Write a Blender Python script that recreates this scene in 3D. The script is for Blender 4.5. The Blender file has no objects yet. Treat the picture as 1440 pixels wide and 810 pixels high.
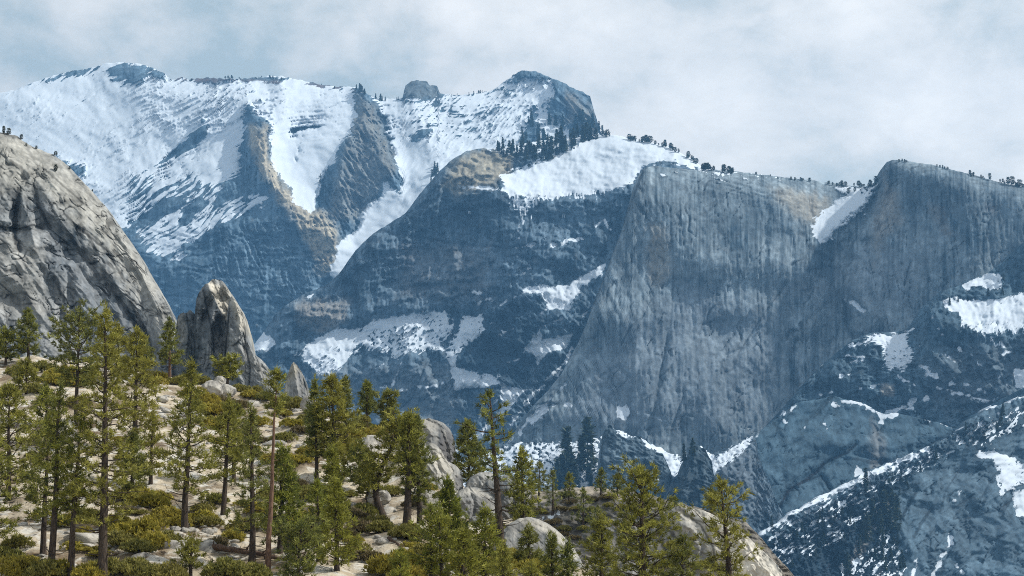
import bpy, math, random
import numpy as np
R = math.radians
random.seed(7)
C = bpy.context.scene.collection
sc = bpy.context.scene

# ------------------------------------------------------------------ camera
F = 2687.0                       # focal length in photo pixels (1440 wide, 30 degrees)
PITCH = math.atan((700 - 405) / F)
cp, sp = math.cos(PITCH), math.sin(PITCH)
cam = bpy.data.cameras.new("camera"); co = bpy.data.objects.new("camera", cam); C.objects.link(co)
cam.sensor_width = 36; cam.lens = 36 * F / 1440; cam.clip_start = 1; cam.clip_end = 60000
co.location = (0, 0, 0); co.rotation_euler = (R(90) + PITCH, 0, 0)
sc.camera = co

def ray(px, py):
    a = (np.asarray(px, float) - 720) / F; b = (405 - np.asarray(py, float)) / F
    return a, cp - b * sp, sp + b * cp
def P(px, py, Y):
    x, y, z = ray(px, py); s = Y / y
    return np.stack([x * s, y * s, z * s], -1)

# ------------------------------------------------------------------ numpy helpers
def pts(s): return np.array([[float(v) for v in q.split(',')] for q in s.split()])
_tab = {}
def gnoise(x, y, seed=0):
    if seed not in _tab:
        r = np.random.RandomState(seed + 11); a = r.rand(256, 256) * 2 * np.pi
        _tab[seed] = (np.cos(a).astype(np.float32), np.sin(a).astype(np.float32))
    gx, gy = _tab[seed]
    xi = np.floor(x).astype(np.int64); yi = np.floor(y).astype(np.int64)
    fx = (x - xi).astype(np.float32); fy = (y - yi).astype(np.float32)
    u = fx * fx * fx * (fx * (fx * 6 - 15) + 10); v = fy * fy * fy * (fy * (fy * 6 - 15) + 10)
    def g(i, j):
        a = (xi + i) & 255; b = (yi + j) & 255
        return gx[a, b] * (fx - i) + gy[a, b] * (fy - j)
    n0 = g(0, 0) * (1 - u) + g(1, 0) * u; n1 = g(0, 1) * (1 - u) + g(1, 1) * u
    return (n0 * (1 - v) + n1 * v) * 1.5
def fbm(x, y, o=4, seed=0, gain=.5):
    s = 0; a = 1.; t = 0
    for k in range(o):
        s = s + a * gnoise(x * 2.03 ** k + 17.3 * k, y * 2.03 ** k - 9.1 * k, seed + k); t += a; a *= gain
    return s / t * 1.4
def ridged(x, y, o=4, seed=0, gain=.5):
    s = 0; a = 1.; t = 0
    for k in range(o):
        s = s + a * (1 - 2 * np.abs(gnoise(x * 2.03 ** k + 7.7 * k, y * 2.03 ** k + 3.1 * k, seed + k))); t += a; a *= gain
    return s / t
def sstep(a, b, x):
    t = np.clip((x - a) / (b - a), 0, 1); return t * t * (3 - 2 * t)
def rot(px, py, ang):
    c, s = math.cos(R(ang)), math.sin(R(ang)); return px * c + py * s, -px * s + py * c
def segdist(X, Y, pl, closed):
    d = np.full(X.shape, 1e9)
    n = len(pl)
    for i in range(n if closed else n - 1):
        ax, ay = pl[i][:2]; bx, by = pl[(i + 1) % n][:2]
        vx, vy = bx - ax, by - ay; L = vx * vx + vy * vy + 1e-9
        t = np.clip(((X - ax) * vx + (Y - ay) * vy) / L, 0, 1)
        d = np.minimum(d, (X - ax - t * vx) ** 2 + (Y - ay - t * vy) ** 2)
    return np.sqrt(d)
def sdpoly(PX, PY, pl, margin=40):
    """signed distance in pixels, positive inside; -margin far outside"""
    out = np.full(PX.shape, -float(margin))
    x0, y0 = pl.min(0) - margin; x1, y1 = pl.max(0) + margin
    m = (PX > x0) & (PX < x1) & (PY > y0) & (PY < y1)
    X = PX[m]; Y = PY[m]
    if X.size == 0: return out
    ins = np.zeros(X.shape, bool); n = len(pl)
    for i in range(n):
        ax, ay = pl[i]; bx, by = pl[(i + 1) % n]
        if ay == by: continue
        ins ^= ((ay > Y) != (by > Y)) & (X < (bx - ax) * (Y - ay) / (by - ay) + ax)
    d = segdist(X, Y, pl, True)
    out[m] = np.maximum(np.where(ins, d, -d), -margin)
    return out
def sdline(PX, PY, pl, w, margin=40):
    out = np.full(PX.shape, -float(margin))
    x0, y0 = pl.min(0)[:2] - margin; x1, y1 = pl.max(0)[:2] + margin
    m = (PX > x0) & (PX < x1) & (PY > y0) & (PY < y1)
    if m.any(): out[m] = np.maximum(w - segdist(PX[m], PY[m], pl, False), -margin)
    return out

# ------------------------------------------------------------------ mesh / tagging helpers
def mesh_np(name, V, faces, mat, smooth=True, attrs=None, mats=None):
    """faces: (n,k) int array with k = 3 or 4"""
    me = bpy.data.meshes.new(name); V = np.asarray(V, np.float32).reshape(-1, 3); faces = np.asarray(faces, np.int32)
    n, k = faces.shape
    me.vertices.add(len(V)); me.vertices.foreach_set("co", V.ravel())
    me.loops.add(n * k); me.loops.foreach_set("vertex_index", faces.ravel())
    me.polygons.add(n); me.polygons.foreach_set("loop_start", np.arange(n, dtype=np.int32) * k)
    me.update(calc_edges=True)
    me.polygons.foreach_set("use_smooth", np.full(n, smooth, bool))
    for nm, (typ, dat) in (attrs or {}).items():
        a = me.attributes.new(nm, typ, 'POINT')
        dat = np.asarray(dat, np.float32)
        if typ == 'FLOAT_COLOR':
            q = np.ones((len(V), 4), np.float32); q[:, :3] = dat.reshape(-1, 3); a.data.foreach_set("color", q.ravel())
        else: a.data.foreach_set("value", dat.ravel())
    if mat: me.materials.append(mat)
    return me
def link(name, me, parent=None):
    o = bpy.data.objects.new(name, me); C.objects.link(o)
    if parent: o.parent = parent
    return o
def tag(o, label=None, cat=None, group=None, kind=None):
    for k, v in (('label', label), ('category', cat), ('group', group), ('kind', kind)):
        if v: o[k] = v
    return o
def gridfaces(nr, nc):
    i = np.arange((nr - 1) * (nc - 1)); r = i // (nc - 1); c = i % (nc - 1); a = r * nc + c
    return np.stack([a, a + 1, a + nc + 1, a + nc], -1)

# ------------------------------------------------------------------ materials
class NT:
    def __init__(s, name):
        s.m = bpy.data.materials.new(name); s.m.use_nodes = True; s.t = s.m.node_tree; s.t.nodes.clear()
        s.out = s.t.nodes.new('ShaderNodeOutputMaterial')
    def n(s, typ, **kw):
        d = s.t.nodes.new(typ)
        for k, v in kw.items():
            if k in d.inputs.keys() or k.isdigit():
                i = d.inputs[int(k)] if k.isdigit() else d.inputs[k]
                if isinstance(v, bpy.types.NodeSocket): s.t.links.new(v, i)
                else: i.default_value = v
            else: setattr(d, k, v)
        return d
    def attr(s, nm): return s.n('ShaderNodeAttribute', attribute_name=nm)
    def math(s, op, a, b=0.):
        d = s.t.nodes.new('ShaderNodeMath'); d.operation = op
        for i, v in enumerate((a, b)):
            if isinstance(v, bpy.types.NodeSocket): s.t.links.new(v, d.inputs[i])
            else: d.inputs[i].default_value = v
        return d.outputs[0]
    def mix(s, f, a, b, mode='MIX'):
        d = s.t.nodes.new('ShaderNodeMix'); d.data_type = 'RGBA'; d.blend_type = mode
        for i, v in ((0, f), (6, a), (7, b)):
            if isinstance(v, bpy.types.NodeSocket): s.t.links.new(v, d.inputs[i])
            elif isinstance(v, (int, float)): d.inputs[i].default_value = v
            else: d.inputs[i].default_value = (*v, 1)
        return d.outputs[2]
    def ramp(s, fac, *stops):
        d = s.t.nodes.new('ShaderNodeValToRGB'); s.t.links.new(fac, d.inputs[0]); e = d.color_ramp.elements
        while len(e) < len(stops): e.new(.5)
        for q, (p, c) in zip(e, stops):
            q.position = p; q.color = (c, c, c, 1) if isinstance(c, (int, float)) else (*c, 1)
        return d.outputs[0]
    def noise(s, scale, detail=4, rough=.55, vec=None, dist=0.):
        kw = dict(Scale=scale, Detail=detail, Roughness=rough, Distortion=dist)
        if vec is not None: kw['Vector'] = vec
        return s.n('ShaderNodeTexNoise', **kw).outputs[0]
    def pos(s, sx=1, sy=1, sz=1):
        g = s.n('ShaderNodeNewGeometry'); mp = s.n('ShaderNodeMapping', Vector=g.outputs['Position']); mp.inputs['Scale'].default_value = (sx, sy, sz)
        return mp.outputs[0]
    def obj(s, sx=1, sy=1, sz=1):
        g = s.n('ShaderNodeTexCoord'); mp = s.n('ShaderNodeMapping', Vector=g.outputs['Object']); mp.inputs['Scale'].default_value = (sx, sy, sz)
        return mp.outputs[0]
    def end(s, sh): s.t.links.new(sh, s.out.inputs[0]); return s.m

def mountain_material(name, size, bump):
    t = NT(name)
    col = t.attr('rock_colour').outputs['Color']; snow = t.attr('snow').outputs['Fac']
    p = t.pos(1 / size, 1 / size, 1 / size)
    n1 = t.noise(1, 5, .6, p); n2 = t.noise(.6, 5, .65, t.pos(1 / size, 1 / size, .22 / size))
    k = t.math('MULTIPLY_ADD', n1, 1.9); t.t.nodes[-1].inputs[2].default_value = .06
    k2 = t.math('MULTIPLY_ADD', n2, 1.6); t.t.nodes[-1].inputs[2].default_value = .22
    rock = t.mix(1., col, t.n('ShaderNodeCombineColor', Red=k, Green=k, Blue=k).outputs[0], 'MULTIPLY')
    rock = t.mix(1., rock, t.n('ShaderNodeCombineColor', Red=k2, Green=k2, Blue=k2).outputs[0], 'MULTIPLY')
    w = t.math('SUBTRACT', n1, .5); w = t.math('MULTIPLY', w, 1.0); f = t.math('ADD', snow, w)
    f = t.ramp(f, (.40, 0.), (.60, 1.))
    c = t.mix(f, rock, (.61, .685, .775))
    b = t.n('ShaderNodeBump', Strength=t.math('MULTIPLY', t.math('SUBTRACT', 1.12, f), .5), Distance=bump, Height=n1)
    bs = t.n('ShaderNodeBsdfPrincipled', **{'Base Color': c, 'Roughness': .85, 'Normal': b.outputs[0]})
    bs.inputs['Specular IOR Level'].default_value = .15
    return t.end(bs.outputs[0])

GREY = np.array([.078, .122, .165]); DARK = np.array([.009, .027, .045]); TAN = np.array([.29, .26, .205]); PALE = np.array([.26, .255, .24])

def layer(name, top, ybot, Yb, cot=.28, cots=(), step=1.6, jag=(0, 1), round_=(0, 1), ribs=(), reliefs=(), cracks=(), snow=(), rock=(), lines=(),
          speck=(), tints=(), streak=1., base=GREY, mat=None, x0=None, x1=None, ret=None, seed=0, sstreak=None, back=.5, snowall=None, depth=500, darks=(), grain=.45, stsize=(5, 80), hblur=31, warp=.5):
    top = pts(top) if isinstance(top, str) else top
    x0 = top[0, 0] if x0 is None else x0; x1 = top[-1, 0] if x1 is None else x1
    xs = np.arange(x0, x1 + step, step); tp = np.interp(xs, top[:, 0], top[:, 1])
    if jag[0]: tp = tp + jag[0] * fbm(xs / jag[1], xs * 0 + 3.3 + seed, 4, 40 + seed)
    nr = int((ybot - tp.min()) / step * (1.0 if ybot - tp.min() < 500 else .85))
    t = np.linspace(1, 0, nr)[:, None]                      # row 0 = bottom
    PX = np.repeat(xs[None], nr, 0); PY = tp[None] + (ybot - tp[None]) * t
    slope = np.gradient(tp, xs); k = np.ones(15) / 15; slope = np.convolve(np.pad(slope, 7, 'edge'), k, 'valid'); ts = np.convolve(np.pad(tp, 7, 'edge'), k, 'valid')
    DT = np.maximum(0, PY - np.minimum(ts, tp + 3)[None]) / np.sqrt(1 + slope[None] ** 2)
    Yb = np.interp(xs, *zip(*Yb)) if isinstance(Yb, (list, tuple)) else np.full(len(xs), float(Yb))
    nq = nr // 2; yr = np.linspace(ybot, tp.min() - 2, nq); QX, QY = np.meshgrid(xs, yr)      # slope integrated on a regular grid
    ct = np.full(QX.shape, float(cot))
    for poly, val, soft in cots:
        m = sstep(-soft, soft, sdpoly(QX, QY, pts(poly), soft + 2)); ct = ct * (1 - m) + val * m
    c0 = ct.copy()
    for q in snow: ct = np.maximum(ct, .85 * sstep(-5, 8, sdpoly(QX, QY, pts(q[0]), 14)))
    dz = (yr[0] - yr[1]) * Yb / F
    Yq = Yb[None] + np.concatenate([np.zeros((1, len(xs))), np.cumsum((ct[1:] + ct[:-1]) / 2 * dz[None], 0)], 0)
    Yq = Yq - ((ct - c0) * dz[None]).sum(0)[None]              # benches stand out from the wall below them
    kb = np.ones(hblur) / hblur
    for _ in range(2): Yq = np.apply_along_axis(lambda r: np.convolve(np.pad(r, hblur // 2, 'edge'), kb, 'valid'), 1, Yq)
    fr = np.clip((ybot - PY) / (yr[0] - yr[1]), 0, nq - 1.001); fi = fr.astype(int); fq = fr - fi; ci = np.arange(len(xs))[None]
    Y = Yq[fi, ci] * (1 - fq) + Yq[fi + 1, ci] * fq
    m_px = float(Yb.mean()) / F                              # metres per photo pixel here
    if round_[0]: Y = Y + round_[0] * m_px * np.exp(-DT / round_[1])
    # ---- snow
    S = np.full(PX.shape, -40.)
    if snowall is not None: S = np.maximum(S, snowall(PX, PY))
    for q in snow:
        pl, amp = pts(q[0]), q[1]; S = np.maximum(S, sdpoly(PX, PY, pl, 30) + 0 * amp)
    lw = fbm(PX / 13, PY / 13, 3, seed + 17, .6)
    for q, w in lines: S = np.maximum(S, np.where((d_ := sdline(PX, PY, pts(q), w, 30)) > -12, d_ + (w + 1.5) * (1.1 * lw - .25), d_))
    for q, amt in rock: S = np.minimum(S, -sdpoly(PX, PY, pts(q), 30) + (1 - amt) * 12)
    namp = 5.5
    S = S + namp * fbm(PX / 11, PY / 10, 5, seed + 3, .66)
    S = np.minimum(S, 9)
    if sstreak is not None:
        for ang, lx, ly, amp, poly, soft in sstreak:
            u, v = rot(PX, PY, ang); a = ridged(u / lx + .5 * fbm(PX / 70, PY / 70, 2, 9), v / ly + 1.6 * fbm(PX / 90, PY / 90, 2, 5), 2, seed + 21)
            m = 1 if poly is None else sstep(-soft, soft, sdpoly(PX, PY, pts(poly), soft + 2))
            S = S - amp * m * np.clip(a - .1, -.2, 1)
    for q, sz, amp, thr, *an in speck:
        u, v = rot(PX, PY, an[0]) if an else (PX, PY)
        m = sstep(-8, 8, sdpoly(PX, PY, pts(q), 12)); S = S - amp * m * np.clip(fbm(u / (sz * (1.9 if an else 1)), v / (sz * .75), 4, seed + 31, .7) - thr, 0, 1)
    sn = np.clip(.5 + S / 7.5, -.2, 1.2)
    # ---- relief (towards the camera = positive)
    D = np.zeros(PX.shape)
    for q, w, amp in ribs:
        pl = pts(q); d = 1e9
        m = (PX > pl[:, 0].min() - 4 * w) & (PX < pl[:, 0].max() + 4 * w) & (PY > pl[:, 1].min() - 4 * w) & (PY < pl[:, 1].max() + 4 * w)
        if m.any():
            X = PX[m] + .35 * w * fbm(PX[m] / (2.5 * w), PY[m] / (2.5 * w), 3, seed + 8); d = segdist(X, PY[m], pl, False)
            e = np.clip(1 - d / (1.6 * w), 0, 1); D[m] += 1.3 * amp * (e ** 1.3 if w < 18 else e * e * (3 - 2 * e))
    for typ, ang, lx, ly, o, amp, poly in reliefs:
        u, v = rot(PX, PY, ang); wx = warp * fbm(PX / (3 * lx + 8), PY / (3 * ly + 8), 2, seed + 14)
        nn = (ridged if typ == 'r' else fbm)(u / lx + wx, v / ly + wx, o, seed + 50 + int(lx))
        if typ == 's': nn = np.round(nn * 3) / 3 * .7 + nn * .3
        m = 1 if poly is None else sstep(-14, 14, sdpoly(PX, PY, pts(poly), 16))
        D += 1.8 * amp * nn * m
    D *= 1 - .55 * np.clip(sn, 0, 1)
    Y = Y - D * m_px
    # ---- thin cracks and water streaks
    rockm = np.clip(1 - sn * 1.5, 0, 1); crack = np.zeros(PX.shape)
    for ang, lx, ly, wd, amp, poly in cracks:
        u, v = rot(PX, PY, ang); wq = 1.5 * warp * fbm(PX / 45, PY / 45, 3, seed + 91)
        g = np.abs(fbm(u / lx + wq, v / ly - wq, 2, seed + 93 + int(ang) % 7)); c_ = np.clip(1 - g / wd, 0, 1)
        c_ = c_ * np.clip(.5 + 1.6 * fbm(PX / 35, PY / 35, 2, seed + 97), 0, 1) * (1 if poly is None else sstep(-14, 14, sdpoly(PX, PY, pts(poly), 16)))
        Y = Y + amp * c_ * rockm * m_px; crack = np.maximum(crack, c_)
    # ---- rock colour
    wv = .6 * fbm(PX / 50, PY / 90, 2, seed + 77)
    st = fbm(PX / stsize[0] + wv, PY / stsize[1], 4, seed + 61, .62); bl = fbm(PX / 60, PY / 60, 4, seed + 67); gr = fbm(PX / 7, PY / 7, 4, seed + 63, .65)
    pale = np.clip(fbm(PX / 14 + wv, PY / 55, 4, seed + 69, .6) * 1.6 - .15, 0, 1)[..., None]
    k = np.clip(.36 + .95 * streak * st + .55 * bl + grain * gr, 0, 1)[..., None]
    col = np.asarray(base) * 1.3 * (1 - k * .9) + DARK * k * .9
    col = col * (1 - .45 * pale) + np.asarray(base) * 1.9 * .45 * pale
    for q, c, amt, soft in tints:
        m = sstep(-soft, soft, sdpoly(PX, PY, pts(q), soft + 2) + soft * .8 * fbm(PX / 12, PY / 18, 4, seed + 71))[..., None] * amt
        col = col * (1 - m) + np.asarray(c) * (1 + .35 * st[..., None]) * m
    for q, w_, amt in darks: col = col * (1 - amt * np.clip(.5 + sdline(PX + .8 * gr * w_, PY, pts(q), w_, 12) / 1.5, 0, 1)[..., None])
    col = col * (1 - .66 * crack[..., None])
    V = P(PX, PY, Y)
    # back slope so that the mountain has thickness
    tv = V[-1]; n2 = 6; rows = []
    for q in range(1, n2 + 1):
        b = tv.copy(); e = q / n2 * depth * m_px * .6
        b[:, 1] += e; b[:, 2] -= e * e / (depth * m_px * .6) * .9 * back; rows.append(b)
    VV = np.concatenate([V] + [b[None] for b in rows], 0)
    ext = lambda A: np.concatenate([A, np.repeat(A[-1:], n2, 0)], 0)
    me = mesh_np(name, VV, gridfaces(nr + n2, len(xs)), mat, True, {'snow': ('FLOAT', ext(sn)), 'rock_colour': ('FLOAT_COLOR', ext(np.clip(col, .01, 1)))})
    o = link(name, me); o['kind'] = 'structure'
    def at(px, py):
        """point of the surface seen at a photo pixel"""
        c = int(round((px - x0) / step)); c = min(max(c, 0), len(xs) - 1)
        r = int(np.argmin(np.abs(PY[:, c] - py))); return P(px, PY[r, c], Y[r, c])
    o_at[name] = at
    return o
o_at = {}
# ================================================================== MOUNTAINS (structure)
M_ROCK = mountain_material("granite_and_snow", 14, 3.0)
M_NEAR = mountain_material("near_granite", 3.2, .5)

# far snow mountain with two rock ribs, a couloir and the summit dome
M1_TOP = ("-160,190 -60,155 0,130 20,127 40,118 60,111 80,105 100,100 120,97 140,92 150,89 165,87.5 180,88 195,90 210,93 220,98 232,103 237,110 245,112 255,108 265,112 290,109 305,110 "
 "320,111 350,110 370,109 378,107 395,107 410,110 430,114 450,119 478,122 500,122 510,128 525,137 540,139 555,139 566,137 570,120 577,115 585,112 600,114 605,120 615,121 618,130 625,132 "
 "640,134 660,132 690,128 700,122 707,115 715,112 722,105 730,101 740,99.5 755,101 770,107 790,115 805,123 820,130 830,136 833.5,148 836,158 842,176 850,200 870,240 900,300 960,380")
RIB1 = "352,152 357,165 368,170 377,176 378,197 378,213 383,230 392,250 411,266 407,276 417,288 437,298 463,297 505,300 506,316 495,328 476,340 474,354 464,378 430,420 300,420 300,330 349,302 372,295 383,286 377,274 366,265 345,272 313,262 340,246 342,230 340,210 347,198 347,185 345,167"
RIB2 = "501,128 519,132 529,152 537,167 543,187 553,215 559,237 567,252 563,272 547,260 539,256 537,276 517,288 508,300 500,318 470,332 440,312 441,298 444,284 450,268 454,246 472,225 484,195 497,190 500,170 510,165 503,150"
layer("far_mountain", M1_TOP, 640, 6300, cot=.55, step=1.5, jag=(1.6, 6), round_=(22, 14), mat=M_ROCK, seed=1, hblur=141, cracks=[(5, 60, 14, .10, 3, "180,300 480,280 480,470 180,470"), (60, 40, 9, .14, 4, RIB2)], x0=-160, x1=960,
 cots=[("-200,60 1000,60 1000,330 640,300 500,330 372,290 200,380 -200,400", 1.25, 40), ("200,300 380,300 460,320 470,420 300,470 200,430", .5, 25),
       ("775,110 842,140 850,195 790,180", .5, 10), ("566,110 620,110 620,132 566,136", .3, 3), ("345,160 380,170 460,300 400,330 340,250", .8, 10), ("475,220 510,130 530,150 570,260 500,320 440,300", .75, 10)],
 ribs=[("352,150 362,195 372,235 395,268 430,300 468,345 475,380", 22, 26), ("510,125 515,165 530,200 548,240 558,270", 16, 20), ("500,185 480,225 475,260 490,310", 14, 16),
       ("430,150 415,215 432,270 450,300", 30, -24), ("545,170 575,230 560,280 500,330 470,390", 26, -26), ("345,170 340,215 345,260", 12, -14),
       ("287,173 262,214 230,235", 6, 4), ("750,100 800,125 832,150 840,180", 26, 18), ("765,115 775,150 790,175", 10, 8), ("180,88 225,115 300,150 420,140", 40, 14), ("90,225 118,235", 8, 6),
       ("100,250 200,180 330,130", 34, 12), ("180,300 260,230 360,150", 26, -12), ("620,250 680,180 740,120", 30, 10)],
 reliefs=[('f', 0, 90, 70, 4, 13, None), ('r', -32, 50, 7, 4, 2.0, "-200,60 345,60 345,400 -200,400"), ('r', -12, 40, 5, 3, 2.0, "345,90 700,90 700,200 345,200"), ('r', -48, 40, 7, 3, 2.6, "560,120 780,100 780,240 560,320"),
          ('r', 62, 26, 6, 4, 6, RIB1), ('r', 55, 22, 6, 4, 8, RIB2), ('f', 0, 12, 8, 2, .7, None), ('r', 8, 36, 7, 4, 3.4, "180,320 470,300 480,470 180,470"), ('r', 35, 40, 8, 4, 7, "770,105 850,130 850,200 780,180")],
 snowall=lambda X, Y: sdpoly(X, Y, pts("-300,-50 1100,-50 1100,640 580,640 580,420 480,420 472,400 464,378 464,300 437,300 417,290 366,266 383,286 372,295 349,302 330,317 311,319 285,333 261,345 266,364 238,364 207,359 184,322 100,330 -300,330"), 30),
 rock=[(RIB1, 1), (RIB2, 1), ("287,173 290,175 286,187 280,197 273,207 262,215 250,217 238,228 224,234 248,213 262,199 280,184", .85), ("83,222 98,232 118,236 117,246 95,242 80,232", .8),
       ("775,108 782,123 783,137 773,147 777,157 797,173 800,187 860,200 850,140 800,108", 1), ("718,104 740,96 760,100 778,109 770,113 745,106 725,110", .9), ("566,110 620,110 620,131 600,134 570,138", .95),
       ("145,94 165,84 215,90 240,108 236,114 214,111 196,124 170,121 150,112", .30), ("195,92 215,92 238,108 232,112 212,108", .6), ("40,120 100,98 145,90 145,97 90,112 60,116", .6), ("238,108 320,107 430,112 478,120 478,125 400,113 320,114 240,114", .72),
       ("405,190 416,178 428,175 452,178 440,181 420,186 412,196", .7), ("416,204 422,202 424,212 419,218", .6), ("412,220 418,216 421,228 416,232", .55), ("424,212 428,208 430,214 426,218", .5), ("364,200 373,205 371,211 362,207", .7), ("440,226 444,228 438,252 435,244", .5),
       ("570,195 612,170 618,168 605,192 585,200", .5), ("185,318 205,298 230,282 240,286 222,306 205,320", .8), ("230,296 262,268 266,273 250,292 236,302", .62), ("318,262 345,250 346,268 330,276 306,284", .72), ("250,310 272,290 285,283 280,296 262,318", .6),
       ("742,150 752,140 760,150 765,200 740,225 725,215", .1)],
 lines=[("306,395 296,405", 1.0), ("330,332 327,322", 2.2), ("358,398 372,392", 1.0), ("240,366 247,362", 2), ("252,366 262,364", 2.5), ("504,179 512,190 521,191 519,199 515,219 513,230 520,246 531,256", 4), ("516,165 522,178", 1.4), ("524,197 531,215 529,240", 2.5),
        ("450,262 470,258 480,263", 1.0), ("500,218 506,226", 1.4), ("385,290 391,292", 2.2)],
 sstreak=[(-30, 62, 4.6, 10.5, "-200,60 350,60 350,300 -200,420", 40), (-36, 46, 7, 12.5, "180,250 380,250 380,380 180,380", 25), (-8, 60, 4.2, 10, "345,85 760,85 700,200 345,200", 30), (-47, 46, 4.6, 7.6, "560,130 790,100 780,230 600,300", 20)],
 speck=[("335,225 400,245 410,280 345,268", 7, 20, -.05), ("735,150 790,130 850,190 760,215 690,235 700,215", 5, 26, .05), ("470,190 570,130 575,280 440,300", 5, 10, .2)],
 tints=[("348,178 376,180 378,212 400,262 425,285 470,310 480,345 470,378 450,385 432,340 400,292 372,250 352,205", [.36, .325, .25], .95, 8), ("500,130 530,150 560,240 540,262 500,318 460,300 480,220", [.22, .215, .19], .6, 10),
        ("795,130 832,150 840,185 800,170", [.2, .19, .165], .6, 8), ("240,106 480,118 480,126 240,114", [.13, .10, .10], .7, 3), ("566,110 620,110 620,138 566,138", [.12, .14, .15], .7, 4)])

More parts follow.
